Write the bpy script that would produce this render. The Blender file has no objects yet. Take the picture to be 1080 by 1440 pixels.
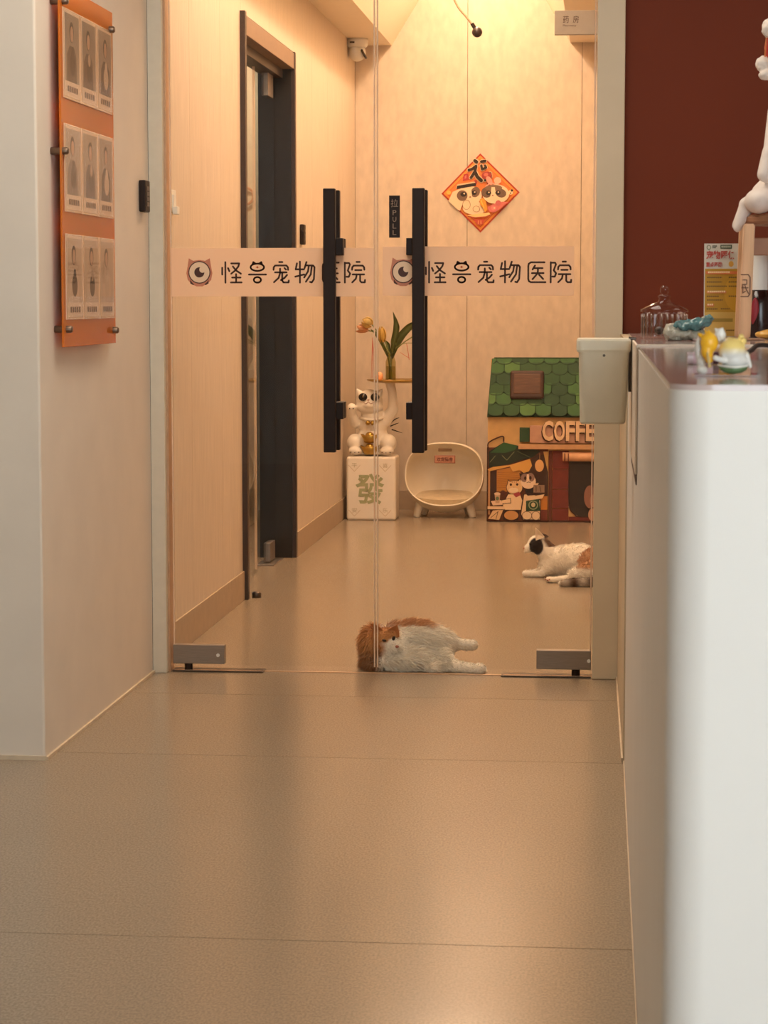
import bpy, bmesh, math, random
import numpy as np
from mathutils import Vector, Matrix, Euler

random.seed(7)
rng = np.random.default_rng(7)
scene = bpy.context.scene
COL = scene.collection

# ------------------------------------------------------------------ camera
F_PX, CAM_H = 3200.0, 1.25
PITCH = math.atan(298 / F_PX)
YAW = math.atan(322 / F_PX * math.cos(PITCH))
cam_data = bpy.data.cameras.new('camera')
cam = bpy.data.objects.new('camera', cam_data)
COL.objects.link(cam)
cam.location = (0, 0, CAM_H)
cam.rotation_euler = (math.pi / 2 - PITCH, 0, YAW)
cam_data.sensor_fit = 'VERTICAL'
cam_data.sensor_height = 36
cam_data.lens = F_PX / 1440 * 36
cam_data.clip_end = 100
cam_data.dof.use_dof = True
cam_data.dof.focus_distance = 9.0
cam_data.dof.aperture_fstop = 20.0
scene.camera = cam

# ------------------------------------------------------------------ world, exposure, large lights
world = bpy.data.worlds.new('overcast_sky')
scene.world = world
world.use_nodes = True
bg = world.node_tree.nodes['Background']
bg.inputs[0].default_value = (0.82, 0.93, 1.0, 1)
bg.inputs[1].default_value = 6.6
vs = scene.view_settings
vs.view_transform = 'Standard'
vs.look = 'None'
vs.exposure = 0.0
vs.gamma = 1.0
vs.use_curve_mapping = False


def area_light(name, loc, size, energy, color, rot=(0, 0, 0), spread=180):
    l = bpy.data.lights.new(name, 'AREA')
    l.shape = 'RECTANGLE'
    l.size, l.size_y = size
    l.energy = energy
    l.color = color
    l.spread = math.radians(spread)
    o = bpy.data.objects.new(name, l)
    o.location = loc
    o.rotation_euler = rot
    COL.objects.link(o)
    return o


WARM = (1.0, 0.715, 0.49)
SOFT = (1.0, 0.88, 0.74)
# corridor: long ceiling tube in the top of the vault, and cove strips washing the vault sides
area_light('corridor_tube_light', (-0.78, 10.6, 3.36), (0.28, 5.4), 64, WARM)
area_light('cove_light_left', (-0.82, 10.6, 3.33), (0.06, 5.6), 30, WARM, (0, math.radians(55), 0))
area_light('cove_light_right', (-0.74, 10.6, 3.33), (0.06, 5.6), 30, WARM, (0, math.radians(-55), 0))
area_light('corridor_spot_light', (-0.35, 9.6, 3.30), (0.10, 0.10), 14, WARM, (0, 0, 0), 50)
# reception: two ceiling panels
area_light('reception_light', (-0.7, 5.4, 2.84), (0.9, 1.4), 32, SOFT)
area_light('reception_light.001', (1.5, 5.0, 2.84), (0.6, 1.2), 8, SOFT)

# ------------------------------------------------------------------ pixel helpers (a pixel on a known plane -> a point)
_R = Vector((math.cos(YAW), math.sin(YAW), 0))
_F = Vector((-math.sin(YAW) * math.cos(PITCH), math.cos(YAW) * math.cos(PITCH), -math.sin(PITCH)))
_U = _R.cross(_F)
_C = Vector((0, 0, CAM_H))


def ray(x, y):
    return _R * ((x - 540) / F_PX) + _U * ((720 - y) / F_PX) + _F


def atY(x, y, Y):
    d = ray(x, y); return _C + d * (Y / d.y)


def atZ(x, y, z):
    d = ray(x, y); return _C + d * ((z - CAM_H) / d.z)


def atX(x, y, X):
    d = ray(x, y); return _C + d * (X / d.x)


# ------------------------------------------------------------------ materials
def lin(c):
    return tuple(((v / 255) / 12.92 if v / 255 <= 0.04045 else ((v / 255 + 0.055) / 1.055) ** 2.4) for v in c)


_mats = {}


def mat(name, rgb=(200, 200, 200), rough=0.5, metal=0.0, var=0.04, scale=30.0, bump=0.0, stretch=None, spec=0.5, sheen=0.0, emit=None):
    if name in _mats:
        return _mats[name]
    m = bpy.data.materials.new(name)
    m.use_nodes = True
    nt = m.node_tree
    b = nt.nodes['Principled BSDF']
    b.inputs['Roughness'].default_value = rough
    b.inputs['Metallic'].default_value = metal
    b.inputs['Specular IOR Level'].default_value = spec
    if sheen:
        b.inputs['Sheen Weight'].default_value = sheen
    c = lin(rgb)
    tc = nt.nodes.new('ShaderNodeTexCoord')
    mp = nt.nodes.new('ShaderNodeMapping')
    if stretch:
        mp.inputs['Scale'].default_value = stretch
    nt.links.new(tc.outputs['Object'], mp.inputs[0])
    n = nt.nodes.new('ShaderNodeTexNoise')
    n.inputs['Scale'].default_value = scale
    n.inputs['Detail'].default_value = 5
    nt.links.new(mp.outputs[0], n.inputs['Vector'])
    r = nt.nodes.new('ShaderNodeValToRGB')
    r.color_ramp.elements[0].position = 0.3
    r.color_ramp.elements[1].position = 0.7
    r.color_ramp.elements[0].color = (*[v * (1 - var * 2) for v in c], 1)
    r.color_ramp.elements[1].color = (*[min(1, v * (1 + var * 2)) for v in c], 1)
    nt.links.new(n.outputs['Fac'], r.inputs[0])
    nt.links.new(r.outputs[0], b.inputs['Base Color'])
    if bump:
        bn = nt.nodes.new('ShaderNodeBump')
        bn.inputs['Strength'].default_value = bump
        bn.inputs['Distance'].default_value = 0.002
        nt.links.new(n.outputs['Fac'], bn.inputs['Height'])
        nt.links.new(bn.outputs[0], b.inputs['Normal'])
    if emit:
        b.inputs['Emission Color'].default_value = (*emit[0], 1)
        b.inputs['Emission Strength'].default_value = emit[1]
    _mats[name] = m
    return m


def col_mat(name, rough=0.6, sheen=0.0, spec=0.4, translucent=0.0):
    if name in _mats:
        return _mats[name]
    m = bpy.data.materials.new(name)
    m.use_nodes = True
    nt = m.node_tree
    b = nt.nodes['Principled BSDF']
    a = nt.nodes.new('ShaderNodeVertexColor')
    a.layer_name = 'Col'
    nt.links.new(a.outputs[0], b.inputs['Base Color'])
    b.inputs['Roughness'].default_value = rough
    b.inputs['Specular IOR Level'].default_value = spec
    b.inputs['Sheen Weight'].default_value = sheen
    _mats[name] = m
    return m


def glass_mat(name, tint=(1, 1, 1), ior=1.45, rough=0.0):
    if name in _mats:
        return _mats[name]
    m = bpy.data.materials.new(name)
    m.use_nodes = True
    nt = m.node_tree
    nt.nodes.clear()
    out = nt.nodes.new('ShaderNodeOutputMaterial')
    mix = nt.nodes.new('ShaderNodeMixShader')
    t = nt.nodes.new('ShaderNodeBsdfTransparent')
    t.inputs[0].default_value = (*tint, 1)
    g = nt.nodes.new('ShaderNodeBsdfGlossy')
    g.inputs['Roughness'].default_value = rough
    fr = nt.nodes.new('ShaderNodeFresnel')
    fr.inputs['IOR'].default_value = ior
    geo = nt.nodes.new('ShaderNodeNewGeometry')       # inner faces of a thin pane only let light through
    inv = nt.nodes.new('ShaderNodeMath'); inv.operation = 'SUBTRACT'; inv.inputs[0].default_value = 1.0
    mul = nt.nodes.new('ShaderNodeMath'); mul.operation = 'MULTIPLY'
    nt.links.new(geo.outputs['Backfacing'], inv.inputs[1])
    nt.links.new(fr.outputs[0], mul.inputs[0]); nt.links.new(inv.outputs[0], mul.inputs[1])
    nt.links.new(mul.outputs[0], mix.inputs[0])
    nt.links.new(t.outputs[0], mix.inputs[1])
    nt.links.new(g.outputs[0], mix.inputs[2])
    nt.links.new(mix.outputs[0], out.inputs[0])
    _mats[name] = m
    return m


def film_mat(name, rgb, trans=0.45, clear=0.1, tc=None):
    """thin frosted sheet: part diffuse, part translucent, a little clear"""
    m = bpy.data.materials.new(name)
    m.use_nodes = True
    nt = m.node_tree
    nt.nodes.clear()
    out = nt.nodes.new('ShaderNodeOutputMaterial')
    d = nt.nodes.new('ShaderNodeBsdfDiffuse')
    t = nt.nodes.new('ShaderNodeBsdfTranslucent')
    c = nt.nodes.new('ShaderNodeBsdfTransparent')
    d.inputs[0].default_value = (*lin(rgb), 1)
    t.inputs[0].default_value = (*lin(rgb), 1)
    c.inputs[0].default_value = (*lin(tc or rgb), 1)
    m1 = nt.nodes.new('ShaderNodeMixShader')
    m2 = nt.nodes.new('ShaderNodeMixShader')
    m1.inputs[0].default_value = trans
    m2.inputs[0].default_value = clear
    nt.links.new(d.outputs[0], m1.inputs[1])
    nt.links.new(t.outputs[0], m1.inputs[2])
    nt.links.new(m1.outputs[0], m2.inputs[1])
    nt.links.new(c.outputs[0], m2.inputs[2])
    nt.links.new(m2.outputs[0], out.inputs[0])
    return m


M_WHITE = mat('white_wall_paint', (226, 214, 198), 0.6, var=0.015, scale=6, bump=0.03)
M_PANEL = mat('beige_wall_panel', (213, 195, 173), 0.55, var=0.045, scale=7, stretch=(14, 14, 0.7), bump=0.05)
M_PANELB = mat('beige_stone_panel', (208, 190, 168), 0.55, var=0.04, scale=26, stretch=(1.0, 1.0, 0.5), bump=0.05)
M_BASE = mat('greige_baseboard', (176, 154, 128), 0.5, var=0.03)
M_RED = mat('rust_red_wall_paint', (110, 41, 8), 0.8, var=0.02, scale=3)
M_DARK = mat('dark_brown_door_frame', (58, 42, 34), 0.4, var=0.06)
M_LINTEL = mat('taupe_lintel', (140, 112, 90), 0.5, var=0.04)
M_BLACK = mat('matte_black_metal', (36, 22, 14), 0.5, 0.0, var=0.05, spec=0.25)
M_STEEL = mat('brushed_steel', (150, 138, 126), 0.38, 0.75, var=0.05, stretch=(1, 1, 20))
M_STEELD = mat('dark_steel', (88, 78, 70), 0.35, 0.8, var=0.05)
M_CER = mat('white_ceramic', (236, 226, 210), 0.3, var=0.01)
M_GOLD = mat('gold_lacquer', (186, 150, 70), 0.28, 0.85, var=0.06)
M_PLAST = mat('white_plastic', (228, 226, 218), 0.4, var=0.01)
M_GLASS = glass_mat('clear_door_glass', (0.985, 0.985, 0.975), 1.40)
M_GEDGE = mat('glass_edge', (226, 196, 166), 0.2, var=0.02)
M_PRINT = col_mat('printed_colours', 0.55)
M_CERCOL = col_mat('glazed_colours', 0.22)
M_FUR = col_mat('cat_fur', 0.85, sheen=0.25, spec=0.1)

# floor: speckled vinyl
M_FLOOR = bpy.data.materials.new('speckled_vinyl')
M_FLOOR.use_nodes = True
nt = M_FLOOR.node_tree
b = nt.nodes['Principled BSDF']
tc = nt.nodes.new('ShaderNodeTexCoord')
n1 = nt.nodes.new('ShaderNodeTexNoise'); n1.inputs['Scale'].default_value = 210; n1.inputs['Detail'].default_value = 3
n2 = nt.nodes.new('ShaderNodeTexNoise'); n2.inputs['Scale'].default_value = 1.6; n2.inputs['Detail'].default_value = 4
mp = nt.nodes.new('ShaderNodeMapping'); mp.inputs['Scale'].default_value = (1.0, 0.55, 1.0)
nt.links.new(tc.outputs['Object'], mp.inputs[0])
nt.links.new(mp.outputs[0], n1.inputs['Vector'])
nt.links.new(tc.outputs['Object'], n2.inputs['Vector'])
r1 = nt.nodes.new('ShaderNodeValToRGB')
r1.color_ramp.elements[0].position = 0.33; r1.color_ramp.elements[1].position = 0.66
r1.color_ramp.elements[0].color = (*lin((146, 129, 108)), 1)
r1.color_ramp.elements[1].color = (*lin((172, 154, 131)), 1)
nt.links.new(n1.outputs['Fac'], r1.inputs[0])
mx = nt.nodes.new('ShaderNodeMix'); mx.data_type = 'RGBA'; mx.blend_type = 'MULTIPLY'
mx.inputs[0].default_value = 0.12
nt.links.new(r1.outputs[0], mx.inputs[6])
nt.links.new(n2.outputs['Fac'], mx.inputs[7])
nt.links.new(mx.outputs[2], b.inputs['Base Color'])
b.inputs['Roughness'].default_value = 0.22
b.inputs['Specular IOR Level'].default_value = 0.6
bp = nt.nodes.new('ShaderNodeBump'); bp.inputs['Strength'].default_value = 0.03; bp.inputs['Distance'].default_value = 0.002
nt.links.new(n1.outputs['Fac'], bp.inputs['Height'])
nt.links.new(bp.outputs[0], b.inputs['Normal'])

# ------------------------------------------------------------------ object helpers
_mw = {}


def tag(o, label=None, cat=None, group=None, kind=None):
    if label: o['label'] = label
    if cat: o['category'] = cat
    if group: o['group'] = group
    if kind: o['kind'] = kind
    return o


def thing(name, label, cat, loc=(0, 0, 0), rotz=0.0, group=None, kind=None):
    o = bpy.data.objects.new(name, None)
    o.empty_display_size = 0.05
    COL.objects.link(o)
    o.location = loc
    o.rotation_euler = (0, 0, rotz)
    _mw[o.name] = Matrix.Translation(loc) @ Matrix.Rotation(rotz, 4, 'Z')
    return tag(o, label, cat, group, kind)


def link(name, me, m, parent=None, world=False, smooth=False):
    """one mesh object; world=True when the mesh is in world coordinates although it has a parent"""
    o = bpy.data.objects.new(name, me)
    COL.objects.link(o)
    if m is not None:
        me.materials.clear()
        me.materials.append(m)
    if parent is not None:
        o.parent = parent
        root = _mw.get(parent.name, Matrix())
        _mw[o.name] = root
        if world:
            me.transform(root.inverted())
    if smooth:
        me.polygons.foreach_set('use_smooth', [True] * len(me.polygons))
    return o


def from_bm(bm, name='mesh'):
    me = bpy.data.meshes.new(name)
    bm.normal_update()
    bm.to_mesh(me)
    bm.free()
    return me


def bm_box(bm, x0, x1, y0, y1, z0, z1):
    vs_ = [bm.verts.new(p) for p in ((x0, y0, z0), (x1, y0, z0), (x1, y1, z0), (x0, y1, z0), (x0, y0, z1), (x1, y0, z1), (x1, y1, z1), (x0, y1, z1))]
    for f in ((3, 2, 1, 0), (4, 5, 6, 7), (0, 1, 5, 4), (1, 2, 6, 5), (2, 3, 7, 6), (3, 0, 4, 7)):
        bm.faces.new([vs_[i] for i in f])
    return vs_


def box_me(x0, x1, y0, y1, z0, z1, bev=0.0, seg=2):
    bm = bmesh.new()
    bm_box(bm, min(x0, x1), max(x0, x1), min(y0, y1), max(y0, y1), min(z0, z1), max(z0, z1))
    if bev:
        bmesh.ops.bevel(bm, geom=bm.edges[:], offset=bev, segments=seg, affect='EDGES', profile=0.5)
    return from_bm(bm)


def box(name, bounds, m, parent=None, bev=0.0, world=False, seg=2):
    return link(name, box_me(*bounds, bev=bev, seg=seg), m, parent, world)


def lathe_me(profile, seg=32, center=(0, 0, 0), mod=None):
    bm = bmesh.new()
    rings = []
    for (r, z) in profile:
        ring = []
        for i in range(seg):
            a = 2 * math.pi * i / seg
            rr = r * (mod(i, z) if mod else 1)
            ring.append(bm.verts.new((center[0] + rr * math.cos(a), center[1] + rr * math.sin(a), center[2] + z)))
        rings.append(ring)
    for a_, b_ in zip(rings, rings[1:]):
        for i in range(seg):
            j = (i + 1) % seg
            bm.faces.new((a_[i], a_[j], b_[j], b_[i]))
    bm.faces.new(list(reversed(rings[0])))
    bm.faces.new(rings[-1])
    bmesh.ops.remove_doubles(bm, verts=bm.verts[:], dist=1e-6)
    bmesh.ops.recalc_face_normals(bm, faces=bm.faces[:])
    return from_bm(bm)


def catmull(pts, n=6):
    pts = [Vector(p) for p in pts]
    if len(pts) < 3:
        return pts
    P = [pts[0] * 2 - pts[1]] + pts + [pts[-1] * 2 - pts[-2]]
    out = []
    for i in range(1, len(P) - 2):
        for k in range(n):
            t = k / n
            a, b_, c, d = P[i - 1], P[i], P[i + 1], P[i + 2]
            out.append(0.5 * ((2 * b_) + (c - a) * t + (2 * a - 5 * b_ + 4 * c - d) * t * t + (3 * b_ - a - 3 * c + d) * t ** 3))
    out.append(pts[-1])
    return out


def tube_me(pts, rad, seg=8, n=6, smoothpath=True):
    P = catmull(pts, n) if smoothpath else [Vector(p) for p in pts]
    R = rad if isinstance(rad, (list, tuple)) else None
    bm = bmesh.new()
    rings = []
    up = Vector((0.31, 0.2, 0.93))
    for i, p in enumerate(P):
        t = (P[min(i + 1, len(P) - 1)] - P[max(i - 1, 0)]).normalized()
        a = t.cross(up)
        if a.length < 0.05:
            a = t.cross(Vector((1, 0, 0)))
        a.normalize()
        b_ = t.cross(a).normalized()
        r = rad if R is None else np.interp(i / (len(P) - 1), np.linspace(0, 1, len(R)), R)
        rings.append([bm.verts.new(p + (a * math.cos(q) + b_ * math.sin(q)) * r) for q in [2 * math.pi * k / seg for k in range(seg)]])
    for a_, b_ in zip(rings, rings[1:]):
        for i in range(seg):
            j = (i + 1) % seg
            bm.faces.new((a_[i], a_[j], b_[j], b_[i]))
    bm.faces.new(rings[0]); bm.faces.new(rings[-1])
    bmesh.ops.recalc_face_normals(bm, faces=bm.faces[:])
    return from_bm(bm)


def poly_me(pts, th, axis='y'):
    """extruded outline: pts (u, v) in the x-z plane, thickness th along +y"""
    bm = bmesh.new()
    a = [bm.verts.new((u, 0, v)) for u, v in pts]
    b_ = [bm.verts.new((u, th, v)) for u, v in pts]
    bm.faces.new(a)
    bm.faces.new(list(reversed(b_)))
    n = len(pts)
    for i in range(n):
        j = (i + 1) % n
        bm.faces.new((a[i], b_[i], b_[j], a[j]))
    bmesh.ops.recalc_face_normals(bm, faces=bm.faces[:])
    return from_bm(bm)


def set_cols(me, cols):
    """cols: one linear rgb per vertex"""
    ca = me.color_attributes.new('Col', 'FLOAT_COLOR', 'POINT')
    arr = np.ones((len(me.vertices), 4), dtype=np.float32)
    arr[:, :3] = cols
    ca.data.foreach_set('color', arr.ravel())


def verts_np(me):
    a = np.empty(len(me.vertices) * 3, dtype=np.float32)
    me.vertices.foreach_get('co', a)
    return a.reshape(-1, 3)


def blob_me(prims, voxel=0.006, smooth=6):
    """one continuous surface grown from ellipsoids ('e', centre, radii, euler) and tapered limbs ('c', p0, p1, r0, r1)"""
    bm = bmesh.new()
    for p in prims:
        if p[0] == 'e':
            mtx = Matrix.Translation(p[1]) @ (Euler(p[3]).to_matrix().to_4x4() if len(p) > 3 else Matrix()) @ Matrix.Diagonal((*p[2], 1))
            bmesh.ops.create_icosphere(bm, subdivisions=3, radius=1, matrix=mtx)
        else:
            t = bmesh.new()
            bmesh.ops.create_icosphere(t, subdivisions=2, radius=p[3], matrix=Matrix.Translation(p[1]))
            bmesh.ops.create_icosphere(t, subdivisions=2, radius=p[4], matrix=Matrix.Translation(p[2]))
            res = bmesh.ops.convex_hull(t, input=t.verts[:])
            junk = [g for g in res['geom_interior'] + res['geom_unused'] if isinstance(g, bmesh.types.BMVert)]
            bmesh.ops.delete(t, geom=list(set(junk)), context='VERTS')
            tm = from_bm(t)
            bm.from_mesh(tm)
            bpy.data.meshes.remove(tm)
    me = from_bm(bm)
    o = bpy.data.objects.new('tmp', me)
    COL.objects.link(o)
    r = o.modifiers.new('r', 'REMESH'); r.mode = 'VOXEL'; r.voxel_size = voxel
    if smooth:
        s = o.modifiers.new('s', 'SMOOTH'); s.factor = 0.5; s.iterations = smooth
    dg = bpy.context.evaluated_depsgraph_get()
    out = bpy.data.meshes.new_from_object(o.evaluated_get(dg))
    bpy.data.objects.remove(o)
    bpy.data.meshes.remove(me)
    out.polygons.foreach_set('use_smooth', [True] * len(out.polygons))
    return out


def fur_me(body, n, length, flow, colfn, width=0.0016, lift=0.55, jitter=0.35, lenfn=None):
    """tapered hairs standing on a body mesh, combed along flow(p)"""
    body.calc_loop_triangles()
    V = verts_np(body)
    T = np.empty(len(body.loop_triangles) * 3, dtype=np.int32)
    body.loop_triangles.foreach_get('vertices', T)
    T = T.reshape(-1, 3)
    A, B, Cc = V[T[:, 0]], V[T[:, 1]], V[T[:, 2]]
    N = np.cross(B - A, Cc - A)
    ar = np.linalg.norm(N, axis=1)
    idx = rng.choice(len(T), n, p=ar / ar.sum())
    u, v = rng.random(n), rng.random(n)
    fl = u + v > 1
    u[fl], v[fl] = 1 - u[fl], 1 - v[fl]
    P = A[idx] + (B[idx] - A[idx]) * u[:, None] + (Cc[idx] - A[idx]) * v[:, None]
    N = N[idx] / ar[idx][:, None]
    Fl = flow(P)
    Fl = Fl - N * np.sum(Fl * N, axis=1)[:, None]
    D = N * lift + Fl + rng.normal(0, jitter, (n, 3))
    D /= np.linalg.norm(D, axis=1)[:, None] + 1e-9
    L = length * (0.6 + 0.6 * rng.random(n))
    if lenfn is not None:
        L *= lenfn(P)
    S = np.cross(D, rng.normal(0, 1, (n, 3)))
    S /= np.linalg.norm(S, axis=1)[:, None] + 1e-9
    mid = P + D * (L * 0.55)[:, None]
    tip = P + D * L[:, None] + Fl * (L * 0.25)[:, None] - np.array([0, 0, 1]) * (L * 0.08)[:, None]
    w = width
    vs_ = np.stack([P - S * w - N * 0.002, P + S * w - N * 0.002, mid - S * w * 0.7, mid + S * w * 0.7, tip], axis=1)
    vs_[:, :, 2] = np.maximum(vs_[:, :, 2], 0.0015)
    base = np.arange(n)[:, None] * 5
    tris = np.concatenate([base + np.array([0, 1, 3]), base + np.array([0, 3, 2]), base + np.array([2, 3, 4])], axis=0)
    me = bpy.data.meshes.new('fur')
    me.vertices.add(n * 5)
    me.vertices.foreach_set('co', vs_.reshape(-1).astype(np.float32))
    me.loops.add(len(tris) * 3)
    me.loops.foreach_set('vertex_index', tris.reshape(-1).astype(np.int32))
    me.polygons.add(len(tris))
    me.polygons.foreach_set('loop_start', (np.arange(len(tris)) * 3).astype(np.int32))
    me.update(calc_edges=True)
    c = colfn(P) * (0.9 + 0.2 * rng.random((n, 1)))
    set_cols(me, np.repeat(np.clip(c, 0, 1), 5, axis=0))
    return me


def text_me(s, width=None, height=None, depth=0.0005, bold=0.0):
    """lettering standing in the x-z plane, facing -y, lower left at the origin"""
    cu = bpy.data.curves.new('t', 'FONT')
    cu.body = s
    cu.extrude = 0.01
    cu.offset = bold
    cu.resolution_u = 3
    o = bpy.data.objects.new('t', cu)
    COL.objects.link(o)
    dg = bpy.context.evaluated_depsgraph_get()
    me = bpy.data.meshes.new_from_object(o.evaluated_get(dg))
    bpy.data.objects.remove(o)
    bpy.data.curves.remove(cu)
    V = verts_np(me).copy()
    if len(V) == 0:
        return me
    lo, hi = V.min(0), V.max(0)
    sx = (width / (hi[0] - lo[0])) if width else None
    sy = (height / (hi[1] - lo[1])) if height else None
    sx = sx or sy
    sy = sy or sx
    W = np.empty_like(V)
    W[:, 0] = (V[:, 0] - lo[0]) * sx
    W[:, 2] = (V[:, 1] - lo[1]) * sy
    W[:, 1] = -(V[:, 2] - lo[2]) / max(1e-6, hi[2] - lo[2]) * depth
    me.vertices.foreach_set('co', W.reshape(-1))
    me.update()
    return me


def moved(me, x=0, y=0, z=0, rot=None):
    if rot is not None:
        me.transform(rot)
    me.transform(Matrix.Translation((x, y, z)))
    return me


class Print:
    """flat printed picture: coloured shapes in thin layers, u to the right, v up, facing -y"""
    def __init__(s, fn):
        s.fn = fn; s.V = []; s.Fc = []; s.C = []; s.k = 0

    def poly(s, pts, col):
        s.k += 1
        i0 = len(s.V)
        for p in pts:
            u, v = s.fn(*p)
            s.V.append((u, -0.00012 * s.k, v)); s.C.append(lin(col))
        a = 0
        n = len(pts)
        for i in range(n):
            p, q = s.V[i0 + i], s.V[i0 + (i + 1) % n]
            a += p[0] * q[2] - q[0] * p[2]
        f = list(range(i0, i0 + n))
        s.Fc.append(f if a > 0 else f[::-1])

    def ell(s, cx, cy, rx, ry, col, rot=0, n=20):
        c_, s_ = math.cos(rot), math.sin(rot)
        s.poly([(cx + rx * math.cos(t) * c_ - ry * math.sin(t) * s_, cy + rx * math.cos(t) * s_ + ry * math.sin(t) * c_) for t in [2 * math.pi * k / n for k in range(n)]], col)

    def rect(s, x0, y0, x1, y1, col):
        s.poly([(x0, y0), (x1, y0), (x1, y1), (x0, y1)], col)

    def line(s, pts, w, col):
        for (a, b_) in zip(pts, pts[1:]):
            d = Vector((b_[0] - a[0], b_[1] - a[1]))
            if d.length < 1e-6: continue
            n_ = Vector((-d.y, d.x)).normalized() * w / 2
            s.poly([(a[0] + n_.x, a[1] + n_.y), (b_[0] + n_.x, b_[1] + n_.y), (b_[0] - n_.x, b_[1] - n_.y), (a[0] - n_.x, a[1] - n_.y)], col)
        for p in pts:
            s.ell(p[0], p[1], w / 2, w / 2, col, n=10)

    def mesh(s):
        me = bpy.data.meshes.new('print')
        me.from_pydata(s.V, [], s.Fc)
        set_cols(me, np.array(s.C))
        return me


# ================================================================== STRUCTURE
XL, XR = -1.53, 0.03          # corridor side walls
YG, YB = 7.53, 13.55          # glass doors, back wall
ZC = 2.745                    # soffit underside


def struct(o):
    o['kind'] = 'structure'
    return o


# floor and its vinyl sheets
fl = struct(box('floor', (-3.4, 3.4, -2.2, YB + 0.2, -0.12, -0.006), mat('screed', (120, 104, 84), 0.8)))
cuts = [-2.2, 0.75, 2.54, 4.325, 6.11, 7.078, YG, 9.6, 11.6, YB + 0.02]
for a, b_ in zip(cuts, cuts[1:]):
    g = 0.0016 if b_ < 8 else 0.0002
    box('floor_sheet', (-3.35, 3.35, a + g, b_ - g, -0.006, 0.0), M_FLOOR, fl)

# front-left wall block
wl = struct(box('wall_left', (-3.4, XL, 5.998, YG - 0.06, 0.0, 2.9), M_WHITE, bev=0.006))
box('skirting_bead', (XL, XL + 0.007, 6.0, YG - 0.06, 0.0, 0.009), mat('sealant_bead', (214, 194, 166), 0.5), wl)
box('skirting_bead', (-3.4, XL + 0.004, 5.992, 5.998, 0.0, 0.012), mat('sealant_bead'), wl)
struct(box('wall_far_left', (-3.5, -3.4, -2.2, 6.2, 0, 2.9), M_WHITE))
struct(box('wall_far_right', (3.4, 3.5, -2.2, YG + 0.3, 0, 2.9), M_WHITE))
struct(box('wall_reflection_block', (-3.4, 0.15, -2.3, -2.2, 0, 2.9), M_WHITE))  # unseen, added to keep the bright shop opening out of the glass reflections
struct(box('ceiling', (-3.4, 3.4, -2.2, YG + 0.1, 2.9, 3.0), M_WHITE))
struct(box('wall_red', (0.033, 3.4, YG - 0.02, YG + 0.25, 0, 2.9), M_RED))
# right pillar beside the glass
wr = struct(box('wall_right', (-0.058, 0.032, YG - 0.05, YG + 0.1, 0, 2.9), mat('pillar_paint', (214, 196, 166), 0.55, var=0.015, scale=6), bev=0.003))
# wall above the doors and left jamb
struct(box('wall_header', (XL, -0.058, YG - 0.05, YG + 0.1, 2.42, 2.9), M_WHITE))
tj = struct(box('trim_1', (XL, XL + 0.047, YG - 0.06, YG + 0.06, 0, 2.42), mat('jamb_paint', (216, 204, 182), 0.5, var=0.015), bev=0.002))
box('metal_edge', (XL + 0.047, XL + 0.054, YG - 0.035, YG + 0.035, 0, 2.42), mat('pale_bronze', (196, 158, 124), 0.35, 0.3), tj)

# corridor left wall: backing with the door opening, then panels
DY0, DY1, DZ = 9.37, 10.94, 2.35
bm = bmesh.new()
bm_box(bm, XL - 0.165, XL - 0.012, YG + 0.0, DY0, 0, 3.5)
bm_box(bm, XL - 0.165, XL - 0.012, DY1, YB + 0.1, 0, 3.5)
bm_box(bm, XL - 0.165, XL - 0.012, DY0, DY1, DZ, 3.5)
wc = struct(link('wall_corridor_left', from_bm(bm), mat('panel_backing', (120, 98, 74), 0.7)))
ys = [YG, 8.218, 8.868, DY0]
ys2 = [DY1, 11.6, 12.25, 12.9, YB]
for seq in (ys, ys2):
    for a, b_ in zip(seq, seq[1:]):
        box('wall_panel', (XL - 0.012, XL, a + 0.0012, b_ - 0.0012, 0.0, 2.9), M_PANEL, wc)
box('wall_panel', (XL - 0.012, XL, DY0 + 0.0012, 10.15, 2.43, 2.9), M_PANEL, wc)
box('wall_panel', (XL - 0.012, XL, 10.1525, DY1 - 0.0012, 2.43, 2.9), M_PANEL, wc)
bl = struct(box('baseboard_left', (XL, XL + 0.008, YG + 0.05, DY0 - 0.002, 0, 0.122), M_BASE, bev=0.002))
struct(box('baseboard_left_far', (XL, XL + 0.008, DY1 + 0.03, YB, 0, 0.122), M_BASE, bev=0.002))

# back wall with stone-look panels
wb = struct(box('wall_back', (XL - 0.1, 0.3, YB + 0.012, YB + 0.15, 0, 3.6), mat('panel_backing')))
xs = [XL, -0.863, -0.192, 0.20]
for a, b_ in zip(xs, xs[1:]):
    box('wall_panel', (a + 0.0014, b_ - 0.0014, YB, YB + 0.012, 0, 3.5), M_PANELB, wb)
struct(box('baseboard_back', (XL, 0.1, YB - 0.008, YB, 0, 0.113), M_BASE, bev=0.002))
struct(box('wall_corridor_right', (XR, XR + 0.12, YG + 0.25, YB, 0, 3.5), M_PANEL))

# vaulted corridor ceiling: soffits, sloping sides, flat top
M_VAULT = mat('warm_white_ceiling', (240, 226, 202), 0.6, var=0.01)
bm = bmesh.new()
prof = [(XL - 0.02, ZC), (-1.312, ZC), (-0.98, 3.285), (-0.98, 3.42), (-0.57, 3.42), (-0.57, 3.285), (-0.262, 2.75), (XR + 0.02, 2.75), (XR + 0.02, 3.6), (XL - 0.02, 3.6)]
a = [bm.verts.new((x, YG + 0.1, z)) for x, z in prof]
b_ = [bm.verts.new((x, YB, z)) for x, z in prof]
for i in range(len(prof)):
    j = (i + 1) % len(prof)
    bm.faces.new((a[i], a[j], b_[j], b_[i]))
bmesh.ops.recalc_face_normals(bm, faces=bm.faces[:])
struct(link('ceiling_vault', from_bm(bm), M_VAULT))

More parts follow.
